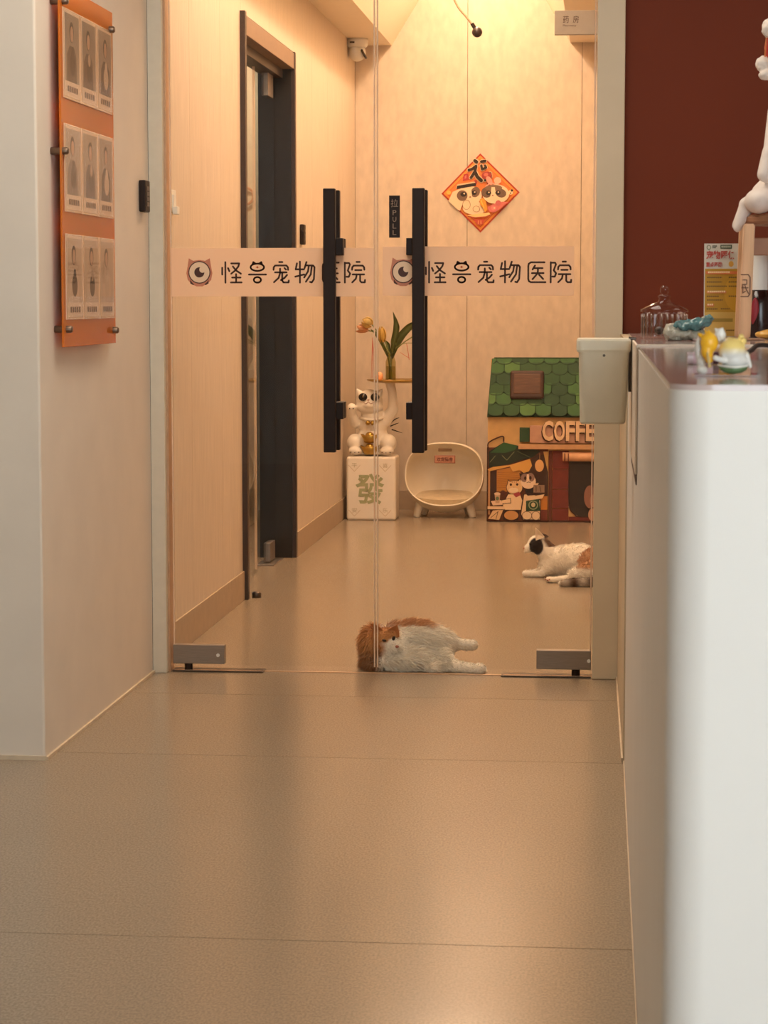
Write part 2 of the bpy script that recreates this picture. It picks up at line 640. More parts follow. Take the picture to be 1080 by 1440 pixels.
# little room behind the side door
struct(box('wall_side_room', (-3.2, XL - 0.165, 13.40, 13.5, 0, 2.9), mat('cream_side_room', (226, 208, 170), 0.6)))
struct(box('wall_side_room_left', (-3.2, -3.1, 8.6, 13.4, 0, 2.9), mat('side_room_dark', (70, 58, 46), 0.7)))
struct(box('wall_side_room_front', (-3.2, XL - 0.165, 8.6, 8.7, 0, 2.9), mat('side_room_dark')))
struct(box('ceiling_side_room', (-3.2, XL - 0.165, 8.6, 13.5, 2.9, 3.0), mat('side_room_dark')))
area_light('side_room_light', (-2.25, 12.7, 2.85), (0.3, 0.3), 16, SOFT)

# ------------------------------------------------------------------ side door (door_1)
d1 = thing('door_1', None, None, (XL, (DY0 + DY1) / 2, 0), kind='structure')
box('jamb', (XL - 0.165, XL + 0.022, DY0 - 0.022, DY0 + 0.02, 0, 2.43), M_DARK, d1, 0.002, True)
box('jamb', (XL - 0.165, XL + 0.008, DY1 - 0.02, DY1 + 0.02, 0, 2.43), M_DARK, d1, 0.002, True)
box('reveal_liner', (XL - 0.17, XL - 0.01, DY1 - 0.026, DY1 - 0.02, 0, 2.35), mat('black_reveal', (36, 28, 20), 0.3, var=0.05), d1, 0, True)
box('lintel', (XL - 0.165, XL + 0.004, DY0 + 0.02, DY1 - 0.02, 2.348, 2.425), M_LINTEL, d1, 0.002, True)
box('head_track', (XL - 0.13, XL - 0.05, DY0 + 0.02, DY1 - 0.02, 2.305, 2.348), M_DARK, d1, 0.002, True)
XD = -1.625
box('glass_pane', (XD - 0.005, XD + 0.005, DY0 + 0.05, DY1 - 0.04, 0.015, 2.30), M_GLASS, d1, 0, True)
box('glass_edge', (XD - 0.0052, XD + 0.0052, 10.30, 10.312, 0.015, 2.30), M_GEDGE, d1, 0, True)
bp_ = box('bottom_patch', (XD - 0.016, XD + 0.016, 10.64, 10.80, 0.012, 0.10), M_STEEL, d1, 0.002, True)
box('floor_plate', (XD - 0.045, XD + 0.045, 10.56, 10.87, 0.0, 0.006), M_STEEL, d1, 0.001, True)
tp_ = box('top_patch', (XD - 0.016, XD + 0.016, 10.64, 10.80, 2.20, 2.31), M_STEEL, d1, 0.002, True)
box('near_patch', (XD - 0.016, XD + 0.016, 9.62, 9.80, 2.20, 2.31), M_STEEL, d1, 0.002, True)
hb = link('handle', tube_me([(XD + 0.05, 9.62, 0.75), (XD + 0.05, 9.62, 1.55)], 0.012, smoothpath=False), M_BLACK, d1, True)
for z in (0.9, 1.4):
    link('standoff', tube_me([(XD, 9.62, z), (XD + 0.05, 9.62, z)], 0.008, smoothpath=False), M_BLACK, hb, True)
box('lock_box', (XD - 0.03, XD + 0.03, 9.50, 9.68, 0.98, 1.04), M_BLACK, d1, 0.003, True)
link('door_stop', lathe_me([(0.0, 0), (0.02, 0), (0.02, 0.02), (0.012, 0.026), (0, 0.026)], 16, (XL + 0.045, DY0 + 0.06, 0)), M_STEELD, d1, True, True)

# ------------------------------------------------------------------ lettering of the doors
def stroke_me(strokes, w, th):
    """round-ended strokes; coordinates u right, v down"""
    bm = bmesh.new()

    def disk(c):
        n = 12
        a = [bm.verts.new((c[0] + w / 2 * math.cos(2 * math.pi * k / n), -th, -c[1] + w / 2 * math.sin(2 * math.pi * k / n))) for k in range(n)]
        bm.faces.new(a)
    for s in strokes:
        P = [Vector((p[0], p[1])) for p in s]
        for a, b_ in zip(P, P[1:]):
            d = (b_ - a)
            if d.length < 1e-6: continue
            n_ = Vector((-d.y, d.x)).normalized() * w / 2
            q = [(a + n_), (b_ + n_), (b_ - n_), (a - n_)]
            bm.faces.new([bm.verts.new((v.x, -th, -v.y)) for v in q])
        for p in P:
            disk(p)
    return from_bm(bm)


def arc(cx, cy, rx, ry, a0=0, a1=360, n=20):
    return [(cx + rx * math.cos(math.radians(a0 + (a1 - a0) * k / n)), cy + ry * math.sin(math.radians(a0 + (a1 - a0) * k / n))) for k in range(n + 1)]


GLYPHS = [
    # guai
    [[(18, 2), (18, 98)], [(3, 28), (3, 60)], [(31, 30), (37, 44)], [(46, 8), (84, 8), (80, 22), (66, 40), (46, 56)], [(54, 22), (68, 40), (92, 56)], [(69, 58), (69, 96)], [(50, 74), (90, 74)], [(44, 97), (95, 97)]],
    # shou
    [arc(170, 26, 32, 17), [(148, 12), (151, 2), (160, 8)], [(192, 12), (189, 2), (180, 8)], [(130, 60), (211, 60)], arc(170, 85, 17, 13)],
    # chong
    [[(274, 2), (289, 2)], [(247, 38), (248, 26), (255, 18), (308, 18), (315, 26), (316, 38)], [(254, 50), (309, 50)], [(278, 33), (278, 52), (271, 76), (249, 96)], [(288, 52), (288, 88), (294, 97), (318, 97), (319, 88)], [(299, 30), (306, 37)], [(311, 62), (299, 76), (282, 86)]],
    # wu
    [[(372, 0), (372, 98)], [(358, 8), (352, 36)], [(355, 36), (391, 36)], [(350, 70), (392, 60)], [(403, 2), (394, 30)], [(400, 18), (434, 18), (441, 26), (438, 82), (428, 97), (420, 95)], [(414, 20), (410, 46), (392, 74)], [(428, 22), (423, 60), (400, 94)]],
    # yi
    [[(555, 5), (492, 5), (482, 12), (480, 22), (480, 82), (483, 92), (492, 97), (560, 97)], [(511, 20), (500, 38)], [(506, 32), (546, 32)], [(497, 55), (551, 55)], [(525, 32), (524, 55), (500, 83)], [(530, 62), (549, 82)]],
    # yuan
    [[(584, 5), (584, 98)], [(584, 7), (604, 7), (608, 14), (598, 42), (609, 56), (603, 71), (592, 71)], [(639, 2), (654, 2)], [(618, 38), (619, 27), (626, 19), (668, 19), (675, 27), (676, 38)], [(633, 40), (662, 40)], [(621, 60), (675, 60)], [(640, 62), (636, 80), (619, 97)], [(656, 62), (656, 90), (662, 97), (678, 97), (679, 86)]],
]
M_INK = mat('dark_brown_ink', (62, 34, 24), 0.6, var=0.03)
GS = 0.000707                 # metres per glyph unit


def logo_me():
    P = Print(lambda u, v: (u * GS, -v * GS))
    pk, cr, dk = (198, 128, 100), (238, 206, 172), (74, 42, 34)
    P.poly([(-50, -66), (-30, -54), (0, -58), (28, -54), (50, -66), (56, -28), (62, 4), (56, 36), (40, 52), (14, 66), (-14, 66), (-40, 54), (-56, 34), (-62, 4), (-56, -28)], pk)
    P.ell(0, 0, 53, 53, dk, n=36)
    P.ell(0, 0, 48, 48, cr, n=36)
    P.ell(0, 0, 24, 24, dk, n=28)
    P.ell(15, -13, 15, 15, cr, n=24)
    P.poly([(-44, 34), (-34, 48), (-24, 58), (-30, 60), (-44, 52)], dk)
    P.poly([(44, 34), (36, 46), (24, 56), (30, 60), (44, 52)], dk)
    return P.mesh()


M_FILM = film_mat('frosted_film', (244, 226, 206), 0.62, 0.06, (240, 230, 220))


def glass_door(idx, x0, x1, fx0, fx1, fz0, fz1, gx, gz, lx, lz, hx, tabside):
    d = thing('door_%d' % idx, None, None, ((x0 + x1) / 2, YG, 0), kind='structure')
    box('glass_pane', (x0, x1, YG - 0.005, YG + 0.005, 0.022, 2.40), M_GLASS, d, 0, True)
    for xe in (x0, x1):
        box('glass_edge', (xe - 0.0022, xe + 0.0022, YG - 0.0052, YG + 0.0052, 0.022, 2.40), M_GEDGE, d, 0, True)
    # frosted film band with the lettering on it
    fo = box('frosted_film', (fx0, fx1, YG - 0.0062, YG - 0.0054, fz0, fz1), M_FILM, d, 0, True)
    for gi, g in enumerate(GLYPHS):
        me = stroke_me([[(u * GS, v * GS) for u, v in s] for s in g], 8.5 * GS, 0.0003)
        link('character', moved(me, gx, YG - 0.0064, gz), M_INK, fo, True)
    me = poly_me([(0.0, 6 * GS), (4 * GS, 2 * GS), (9 * GS, 0), (4 * GS, -2 * GS), (0, -6 * GS), (-4 * GS, -2 * GS), (-9 * GS, 0), (-4 * GS, 2 * GS)], 0.0003)
    link('star', moved(me, gx + 170 * GS, YG - 0.0068, gz - 26 * GS), mat('orange_ink', (190, 92, 50), 0.6), fo, True)
    link('eye_emblem', moved(logo_me(), lx, YG - 0.0066, lz), M_PRINT, fo, True)
    # pull bars on both faces
    w = 0.040
    for (y0, y1) in ((YG - 0.075, YG - 0.045), (YG + 0.045, YG + 0.075)):
        hb = box('pull_bar', (hx, hx + w, y0, y1, 0.748, 1.614), M_BLACK, d, 0.003, True)
        yy0, yy1 = (y1, YG - 0.005) if y1 < YG else (YG + 0.005, y0)
        for z in (0.885, 1.425):
            box('standoff', (hx + (0.012 if tabside > 0 else -0.022), hx + w + (0.022 if tabside > 0 else -0.012), yy0, yy1, z - 0.028, z + 0.028), M_BLACK, hb, 0.002, True)
    return d


d2 = glass_door(2, -1.468, -0.786, -1.466, -0.788, 1.262, 1.422, -1.297, 1.377, -1.372, 1.342, -0.948, 1)
d3 = glass_door(3, -0.776, -0.064, -0.758, -0.128, 1.264, 1.426, -0.617, 1.377, -0.690, 1.343, -0.655, -1)
for d, x0, x1 in ((d2, -1.470, -1.294), (d3, -0.243, -0.062)):
    fx = -1.160 if d is d2 else -0.360
    bpz = box('bottom_patch', (x0, x1, YG - 0.018, YG + 0.018, 0.026, 0.090), M_STEEL, d, 0.002, True)
    sx = x1 - 0.018 if d is d2 else x1 - 0.003
    link('screw', moved(lathe_me([(0, 0), (0.006, 0), (0.006, 0.002), (0, 0.002)], 12), sx - 0.004, YG - 0.018, 0.056, Matrix.Rotation(math.pi / 2, 4, 'X')), M_PLAST, bpz, True)
    px0, px1 = (x0, fx) if d is d2 else (fx, x1)
    pl = box('pivot_plate', (px0, px1, YG - 0.032, YG + 0.03, 0.0005, 0.005), M_STEELD, d, 0.0015, True)
    box('plate_rim', (px0 + 0.006, px1 - 0.006, YG - 0.027, YG - 0.010, 0.0045, 0.0058), mat('polished_rim', (206, 176, 150), 0.25, 0.7), pl, 0, True)
    cx = x0 + 0.05 if d is d2 else x1 - 0.05
    link('pivot', lathe_me([(0, 0), (0.014, 0), (0.014, 0.03), (0, 0.03)], 14, (cx, YG, 0.003)), M_BLACK, d, True)
struct(box('trim_2', (-1.47, -0.062, YG - 0.006, YG + 0.006, 0.0002, 0.0025), mat('threshold_strip', (206, 170, 136), 0.35, 0.4)))

# pull sign on the right leaf
ps = thing('pull_sign', 'small black pull sign with upright lettering stuck on the glass door', 'sign', (-0.737, YG - 0.0055, 1.455))
box('plate', (0, 0.036, -0.002, 0, 0, 0.138), M_BLACK, ps, 0.0005)
ink = mat('grey_sign_ink', (150, 122, 98), 0.5)
for ch, z, h in (('拉', 0.100, 0.026), ('P', 0.074, 0.016), ('U', 0.052, 0.016), ('L', 0.030, 0.016), ('L', 0.009, 0.016)):
    wd = 0.024 if h > 0.02 else 0.012
    link('letter', moved(text_me(ch, wd, h, 0.0003), 0.018 - wd / 2, -0.0021, z), ink, ps)

# ================================================================== THINGS ON THE WALLS
# door-release keypads and switches
def keypad(name, label, X, y, z, size, col, keys, group=None):
    t = thing(name, label, 'keypad' if keys > 1 else 'switch', (X, y, z), 0, group)
    dx, dy, dz = size
    box('housing', (0, dx, 0, dy, 0, dz), col, t, min(0.004, dx / 3))
    for k in range(keys):
        zz = dz * (0.18 + 0.66 * k / max(1, keys))
        box('key', (dx, dx + 0.002, dy * 0.25, dy * 0.75, zz, zz + dz * 0.13), mat('key_grey', (70, 58, 50), 0.4) if keys > 1 else M_PLAST, t, 0.0006)
    return t


keypad('keypad', 'black door keypad on the white wall beside the orange board', XL, 7.31, 1.535, (0.022, 0.075, 0.102), M_BLACK, 4)
keypad('keypad', 'small black keypad on the panelled wall past the dark door frame', XL, 11.13, 1.522, (0.020, 0.075, 0.098), M_BLACK, 3)
sw = thing('wall_switch', 'white rocker switch on the panelled wall just inside the glass door', 'switch', (XL, 7.80, 1.545))
box('plate', (0, 0.012, 0, 0.086, 0.01, 0.086), M_PLAST, sw, 0.003)
box('rocker', (0.012, 0.016, 0.02, 0.066, 0.028, 0.068), M_PLAST, sw, 0.001)
box('remote', (0.012, 0.030, 0.012, 0.055, 0.0, 0.028), M_PLAST, sw, 0.003)

# orange acrylic board with the nine staff cards
BX, BY0, BY1, BZ0, BZ1 = -1.497, 6.140, 6.795, 1.121, 2.105
M_ACR = bpy.data.materials.new('orange_acrylic')
M_ACR.use_nodes = True
nt = M_ACR.node_tree
b = nt.nodes['Principled BSDF']
b.inputs['Base Color'].default_value = (*lin((226, 142, 52)), 1)
b.inputs['Roughness'].default_value = 0.08
tr = nt.nodes.new('ShaderNodeBsdfTranslucent'); tr.inputs[0].default_value = (*lin((244, 150, 50)), 1)
tp = nt.nodes.new('ShaderNodeBsdfTransparent'); tp.inputs[0].default_value = (*lin((248, 160, 60)), 1)
m1 = nt.nodes.new('ShaderNodeMixShader'); m1.inputs[0].default_value = 0.35
m2 = nt.nodes.new('ShaderNodeMixShader'); m2.inputs[0].default_value = 0.25
o_ = nt.nodes['Material Output']
nt.links.new(b.outputs[0], m1.inputs[1]); nt.links.new(tr.outputs[0], m1.inputs[2])
nt.links.new(m1.outputs[0], m2.inputs[1]); nt.links.new(tp.outputs[0], m2.inputs[2])
nt.links.new(m2.outputs[0], o_.inputs[0])
brd = thing('notice_board', 'glossy orange acrylic board of photo cards mounted off the white wall', 'board', (XL, (BY0 + BY1) / 2, BZ0))
box('panel', (BX - 0.006, BX, BY0, BY1, BZ0, BZ1), M_ACR, brd, 0.001, True)
for (y, z) in ((BY0 + 0.03, 1.17), (BY1 - 0.035, 1.16), (BY0 + 0.03, 2.06), (BY1 - 0.045, 2.05), (BY0 - 0.0 + 0.012, 1.655)):
    me = lathe_me([(0, 0), (0.010, 0), (0.010, 0.046), (0.007, 0.05), (0, 0.05)], 14)
    me.transform(Matrix.Rotation(math.pi / 2, 4, 'Y'))
    link('standoff_bolt', moved(me, XL, y, z), mat('dull_nickel', (120, 98, 80), 0.35, 0.7), brd, True, True)

M_SLEEVE = mat('clear_sleeve_back', (214, 176, 142), 0.25, var=0.03)
rows = (('top', 1.800, 0.245), ('middle', 1.492, 0.240), ('bottom', 1.196, 0.236))
colsn = ('nearest the corner', 'in the middle column', 'nearest the keypad')
for ri, (rn, z0, hh) in enumerate(rows):
    for ci in range(3):
        y0 = BY0 + 0.022 + ci * 0.205
        t = thing('photo_card', 'staff portrait card on the orange board, %s row, %s' % (rn, colsn[ci]), 'photo card', (BX, y0, z0), 0, 'staff cards on the orange board')
        w_ = 0.198
        rot = Matrix.Rotation(math.pi / 2, 4, 'Z')      # picture plane faces +x
        box('sleeve', (0.0003, 0.003, 0, w_, 0, hh), M_SLEEVE, t, 0.0006)
        P = Print(lambda u, v: (u * w_, v * hh))
        k = ri * 3 + ci
        bgc = [(150, 132, 114), (142, 124, 108), (156, 136, 118), (170, 150, 130), (164, 144, 124), (160, 140, 120), (196, 166, 138), (192, 162, 134), (196, 168, 142)][k]
        P.rect(0.05, 0.03, 0.95, 0.98, (226, 196, 166))
        P.rect(0.08, 0.20, 0.92, 0.95, bgc)
        cl = [(96, 84, 74), (88, 76, 70), (84, 72, 66), (120, 106, 96), (92, 82, 80), (70, 62, 60), (206, 178, 152), (198, 172, 148), (206, 176, 150)][k]
        hx_ = 0.5 + random.uniform(-0.06, 0.06)
        P.poly([(hx_ - 0.30, 0.2), (hx_ - 0.27, 0.50), (hx_ - 0.12, 0.60), (hx_ + 0.12, 0.60), (hx_ + 0.27, 0.50), (hx_ + 0.30, 0.2)], cl)
        P.ell(hx_, 0.755, 0.13, 0.115, (52, 42, 38))
        P.ell(hx_ + 0.01, 0.735, 0.09, 0.088, (190, 150, 122))
        P.ell(hx_ + 0.04, 0.40, 0.16, 0.13, [(70, 60, 54), (62, 54, 50), (196, 170, 144)][k % 3])
        P.ell(hx_ + 0.05, 0.53, 0.08, 0.07, [(80, 70, 62), (176, 150, 126), (206, 182, 158)][k % 3])
        for q in range(5):
            u0 = 0.2 + q * 0.125
            P.rect(u0, 0.085, u0 + 0.095, 0.150, (110, 86, 70))
        me = P.mesh()
        me.transform(rot)
        link('portrait_print', moved(me, 0.0032, 0, 0), M_PRINT, t)
        box('clear_cover', (0.0062, 0.0068, 0.002, w_ - 0.002, 0.002, hh - 0.002), glass_mat('card_sleeve_film', (0.97, 0.96, 0.95), 1.22, 0.05), t)

# fu poster on the back wall
fp = thing('diamond_poster', 'orange diamond new year poster with two cats on the back wall', 'poster', (-0.785, YB - 0.0005, 1.648))
S8 = 0.004233 / 8.308
P = Print(lambda u, v: ((u - 535) * S8, (970 - v) * S8))
dia = lambda k: [(535 + (p[0] - 535) * k, 513 + (p[1] - 513) * k) for p in ((532, 60), (990, 508), (537, 970), (82, 520))]
P.poly(dia(1.0), (176, 52, 24)); P.poly(dia(0.945), (240, 150, 62)); P.poly(dia(0.865), (196, 78, 40)); P.poly(dia(0.85), (230, 128, 62))
random.seed(3)
for k in range(26):
    a_ = random.uniform(0, 6.28); rr = random.uniform(60, 330)
    x_, y_ = 535 + rr * math.cos(a_) * 0.9, 520 + rr * math.sin(a_) * 0.9
    if abs(x_ - 535) + abs(y_ - 515) < 370:
        P.ell(x_, y_, random.uniform(14, 34), random.uniform(10, 26), random.choice([(170, 60, 50), (206, 96, 60), (238, 170, 90), (150, 70, 60)]), random.uniform(0, 3))
P.poly([(340, 300), (395, 290), (400, 360), (330, 375)], (176, 60, 56)); P.poly([(355, 315), (375, 310), (370, 345), (350, 350)], (220, 120, 110))
IV = (236, 206, 168)
# character strokes
for wst, cst in ((58, IV), (40, (52, 34, 20))):
    P.line([(470, 145), (490, 158)], wst, cst)
    P.line([(400, 250), (440, 240), (485, 205), (470, 270), (425, 340)], wst * 0.8, cst)
    P.line([(475, 280), (500, 330), (545, 372)], wst, cst)
    P.line([(545, 155), (590, 148)], wst * 0.8, cst)
    P.line([(545, 200), (555, 245), (600, 225), (590, 200)], wst * 0.7, cst)
    P.line([(600, 300), (650, 290), (655, 330), (590, 370)], wst * 0.7, cst)
P.ell(610, 315, 60, 45, (166, 62, 52)); P.ell(600, 305, 26, 20, (206, 110, 90))
# left cat with the hat
P.poly([(165, 605), (215, 500), (290, 470), (330, 640), (300, 720), (270, 705)], IV)
P.ell(405, 545, 150, 112, IV); P.ell(325, 545, 62, 62, (120, 92, 72), -0.4); P.ell(478, 505, 52, 62, (120, 92, 72), 0.5)
P.ell(340, 530, 36, 28, (40, 26, 20)); P.ell(463, 512, 30, 26, (40, 26, 20)); P.ell(348, 522, 10, 9, IV); P.ell(470, 505, 9, 8, IV)
P.poly([(400, 465), (430, 465), (440, 560), (385, 560)], IV); P.ell(418, 562, 12, 8, (150, 90, 80))
P.poly([(250, 470), (270, 415), (470, 385), (490, 430)], (222, 190, 150)); P.poly([(258, 470), (268, 432), (480, 398), (488, 432)], (40, 28, 22))
P.ell(470, 690, 140, 75, IV); P.ell(375, 650, 45, 55, IV); P.line(arc(375, 650, 45, 55, 0, 360, 16), 5, (150, 110, 80)); P.line(arc(490, 700, 40, 34, 0, 360, 14), 5, (150, 110, 80))
P.poly([(385, 770), (640, 740), (660, 775), (560, 800), (420, 790)], (240, 196, 130)); P.line([(395, 785), (480, 800), (600, 790), (650, 770)], 12, (160, 70, 40))
# right cat with rabbit ears
P.ell(640, 375, 30, 55, (230, 150, 130), -0.5); P.ell(735, 375, 42, 40, (240, 180, 150)); P.line([(600, 440), (650, 405), (720, 410), (770, 440)], 12, (236, 170, 150))
P.ell(715, 530, 155, 112, IV); P.ell(610, 510, 62, 62, (112, 86, 68), 0.4); P.ell(775, 520, 62, 50, (112, 86, 68), 0.3); P.ell(690, 460, 100, 36, (128, 98, 76))
P.poly([(665, 450), (705, 450), (720, 580), (650, 580)], IV); P.ell(632, 517, 30, 26, (40, 26, 20)); P.ell(740, 515, 30, 26, (40, 26, 20)); P.ell(636, 510, 9, 8, IV); P.ell(745, 508, 9, 8, IV)
P.ell(680, 545, 10, 7, (160, 90, 80))
P.poly([(620, 680), (700, 640), (790, 620), (860, 620), (760, 710), (700, 740), (640, 730)], (206, 110, 100)); P.ell(745, 635, 32, 34, (196, 100, 100)); P.ell(690, 690, 30, 26, (220, 130, 120)); P.ell(700, 690, 10, 8, IV)
P.poly([(530, 590), (570, 575), (605, 620), (620, 710), (590, 740), (570, 690), (535, 650)], (226, 150, 50)); P.line([(545, 600), (580, 690)], 10, (246, 190, 90))
P.ell(890, 510, 28, 28, IV); P.ell(902, 490, 14, 14, (40, 28, 22)); P.ell(885, 520, 8, 8, (40, 28, 22)); P.ell(170, 510, 26, 24, (240, 180, 80))
P.poly([(455, 820), (590, 815), (560, 880), (500, 880)], (186, 70, 50)); P.line([(515, 835), (515, 870)], 10, (230, 150, 100)); P.line([(545, 835), (545, 870)], 10, (230, 150, 100))
pme = P.mesh()
link('poster_print', moved(pme, 0, -0.0012, 0), M_PRINT, fp)
pp = poly_me([((p[0] - 535) * S8, (970 - p[1]) * S8) for p in dia(1.0)], 0.001)
link('poster_sheet', moved(pp, 0, -0.0012, 0), mat('red_paper', (176, 52, 24), 0.7), fp)

# pharmacy sign, hung from the right soffit side wall
sg = thing('hanging_sign', 'grey pharmacy sign box jutting out below the ceiling', 'sign', (-0.275, 10.5, 2.448))
box('sign_box', (0, 0.30, 0, 0.03, 0, 0.108), mat('grey_sign_face', (150, 142, 132), 0.5, var=0.02), sg, 0.002)
box('mount', (0.285, 0.304, 0.003, 0.027, 0.02, 0.09), M_DARK, sg, 0.001)
for i, ch in enumerate('药房'):
    link('character', moved(text_me(ch, 0.026, 0.032, 0.0003), 0.038 + i * 0.045, -0.0003, 0.052), M_INK, sg)
link('small_lettering', moved(text_me('Pharmacy', 0.060, 0.011, 0.0003), 0.038, -0.0003, 0.034), M_INK, sg)

# ball on the bent rod
pb = thing('pendant_sensor', 'small black ball on a curved grey rod hanging from the ceiling', 'pendant', (-0.80, 11.5, 3.42))
link('rod', tube_me([(-0.86, 11.5, 3.42), (-0.855, 11.5, 3.1), (-0.835, 11.5, 2.85), (-0.79, 11.5, 2.72), (-0.74, 11.5, 2.655), (-0.700, 11.5, 2.605)], 0.006), mat('grey_rod', (176, 150, 120), 0.4), pb, True, True)
bb = link('ball', lathe_me([(0.026 * math.sin(math.pi * k / 12), -0.026 * math.cos(math.pi * k / 12)) for k in range(13)], 20, (-0.686, 11.5, 2.579)), mat('dark_brown_ball', (52, 34, 28), 0.35), pb, True, True)
link('collar', tube_me([(-0.712, 11.5, 2.622), (-0.698, 11.5, 2.600)], 0.010, smoothpath=False), M_BLACK, bb, True)

# turret camera under the soffit
dc = thing('security_camera', 'white turret security camera under the left ceiling soffit', 'camera', (-1.478, 13.2, ZC))
link('base', lathe_me([(0, 0), (0.060, 0), (0.064, -0.012), (0.060, -0.040), (0.05, -0.05), (0, -0.05)], 28), M_PLAST, dc, smooth=True)
eb = link('eyeball', lathe_me([(0.050 * math.sin(math.pi * k / 14), -0.078 - 0.05 * -math.cos(math.pi * k / 14)) for k in range(15)], 24), M_PLAST, dc, smooth=True)
lm = lathe_me([(0, 0), (0.030, 0), (0.033, 0.004), (0.030, 0.012), (0, 0.012)], 24)
lm.transform(Matrix.Rotation(math.radians(62), 4, 'Y') @ Matrix.Rotation(0, 4, 'X'))
link('lens_ring', moved(lm, 0.036, -0.022, -0.090), mat('dark_lens', (60, 46, 40), 0.15), eb, smooth=True)
box('badge', (-0.035, -0.008, -0.0655, -0.0605, -0.030, -0.020), M_STEELD, dc)

# ================================================================== CORRIDOR END: mahjong block, lucky cat, tray
kx = 0.004005 / 4.236          # metres per crop unit at 12.85 m
BT = thing('tile_block', 'white mahjong tile stand with a green character under the lucky cat', 'stand', (-1.502, 12.84, 0))
box('body', (0, 0.283, 0, 0.22, 0, 0.364), M_CER, BT, 0.014, seg=3)
M_GREEN = mat('sage_green_ink', (164, 166, 124), 0.5)
link('character', moved(text_me('發', 0.165, 0.175, 0.002, bold=0.02), 0.052, 0.0, 0.092), M_GREEN, BT)
for (u, v, ch) in ((0.046, 0.308, '平'), (0.222, 0.308, '喜'), (0.046, 0.052, '安'), (0.222, 0.052, '乐')):
    r = 0.033
    P = Print(lambda a, c: (u + a, v + c))
    P.line([(-r, 0.006), (0, -r + 0.004), (r, 0.006)], 0.003, (206, 186, 152))
    cm = link('corner_mark', moved(P.mesh(), 0, 0.0, 0), M_PRINT, BT)
    link('mark_lettering', moved(text_me(ch, 0.03, 0.026, 0.0006), u - 0.015, 0.0, v - 0.008), mat('pale_green_ink', (188, 174, 138), 0.5), cm)

# lucky cat; local origin at the block's top, u from crop x, z from crop y
LC = thing('lucky_cat', 'white lucky cat figure with black eye patches sitting on the mahjong tile stand', 'figurine', (-1.502, 12.84, 0.364))
X = lambda cx: (cx - 160) * kx
Z = lambda cy: (935 - cy) * kx + 0.004
e = lambda cx, cy, y, rx, ry, rz, rot=(0, 0, 0): ('e', (X(cx), y, Z(cy)), (rx * kx, ry * kx, rz * kx), rot)
cp = lambda c0, c1, y0, y1, r0, r1: ('c', (X(c0[0]), y0, Z(c0[1])), (X(c1[0]), y1, Z(c1[1])), r0 * kx, r1 * kx)
prims = [
    e(308, 840, 0.115, 98, 85, 92), e(308, 755, 0.115, 90, 75, 85), e(308, 690, 0.11, 72, 62, 60),
    e(292, 612, 0.095, 78, 70, 74), e(292, 640, 0.085, 84, 66, 50), e(292, 632, 0.035, 38, 26, 24),
    e(205, 862, 0.075, 52, 56, 56), e(405, 862, 0.075, 52, 56, 56),
    e(212, 908, 0.035, 44, 44, 26), e(400, 908, 0.035, 44, 44, 26),
    cp((205, 745), (185, 690), 0.10, 0.07, 34, 30), cp((185, 690), (188, 648), 0.07, 0.045, 29, 29),
    cp((380, 735), (432, 660), 0.11, 0.11, 40, 34), cp((432, 660), (428, 560), 0.11, 0.10, 33, 28), cp((428, 560), (415, 505), 0.10, 0.10, 28, 30),
    ('c', (X(232), 0.10, Z(568)), (X(214), 0.09, Z(538)), 24 * kx, 5 * kx), ('c', (X(348), 0.10, Z(568)), (X(366), 0.09, Z(538)), 24 * kx, 5 * kx),
    e(308, 922, 0.11, 120, 90, 14),
]
body = link('body', blob_me(prims, 0.0045, 5), M_CER, LC)
PK = mat('inner_ear', (206, 168, 140), 0.5)


def disc3(name, cx, cy, y, rx, rz, m, parent, ry=0.006, rot=0):
    me = blobless_ell((X(cx), y, Z(cy)), (rx * kx, ry, rz * kx), rot)
    return link(name, me, m, parent, smooth=True)


def blobless_ell(c, r, rot=0, rx=0):
    bm = bmesh.new()
    bmesh.ops.create_uvsphere(bm, u_segments=20, v_segments=12, radius=1, matrix=Matrix.Translation(c) @ Matrix.Rotation(rot, 4, 'Y') @ Matrix.Rotation(rx, 4, 'X') @ Matrix.Diagonal((*r, 1)))
    return from_bm(bm)


M_BLK = mat('black_glaze', (26, 20, 18), 0.2)
for cx in (257, 330):
    ey = disc3('eye_patch', cx, 583, 0.030, 27, 24, M_BLK, LC, 0.012)
    link('eye_mark', blobless_ell((X(cx) + 0.002, 0.0175, Z(580)), (0.0026, 0.002, 0.007)), M_GOLD, ey, smooth=True)
disc3('nose', 292, 600, 0.016, 7, 4, mat('rose_glaze', (176, 110, 90), 0.3), LC, 0.006)
for s in (-1, 1):
    link('mouth_line', tube_me([(X(292), 0.0105, Z(610)), (X(292 + s * 14), 0.012, Z(622)), (X(292 + s * 30), 0.022, Z(616))], 0.0016), mat('mouth_brown', (150, 104, 80), 0.5), LC)
link('collar', tube_me([(X(238), 0.085, Z(712)), (X(262), 0.045, Z(716)), (X(305), 0.028, Z(720)), (X(350), 0.045, Z(716)), (X(376), 0.085, Z(708))], 0.0085), M_CER, LC, smooth=True)
for cx in (288, 318):
    link('bell', blobless_ell((X(cx), 0.020, Z(737)), (15 * kx, 15 * kx, 14 * kx)), M_GOLD, LC, smooth=True)
for cx, cy in ((212, 908), (400, 908)):
    for q in (-24, 0, 24):
        link('claw_dot', blobless_ell((X(cx + q), 0.0385 - 44 * kx + abs(q) * 0.00015, Z(cy + 6)), (0.0028, 0.002, 0.004)), M_BLK, LC, smooth=True)
for q in (-10, 12):
    link('claw_dot', blobless_ell((X(188 + q), 0.045 - 27 * kx, Z(652)), (0.0028, 0.002, 0.004)), M_BLK, LC, smooth=True)
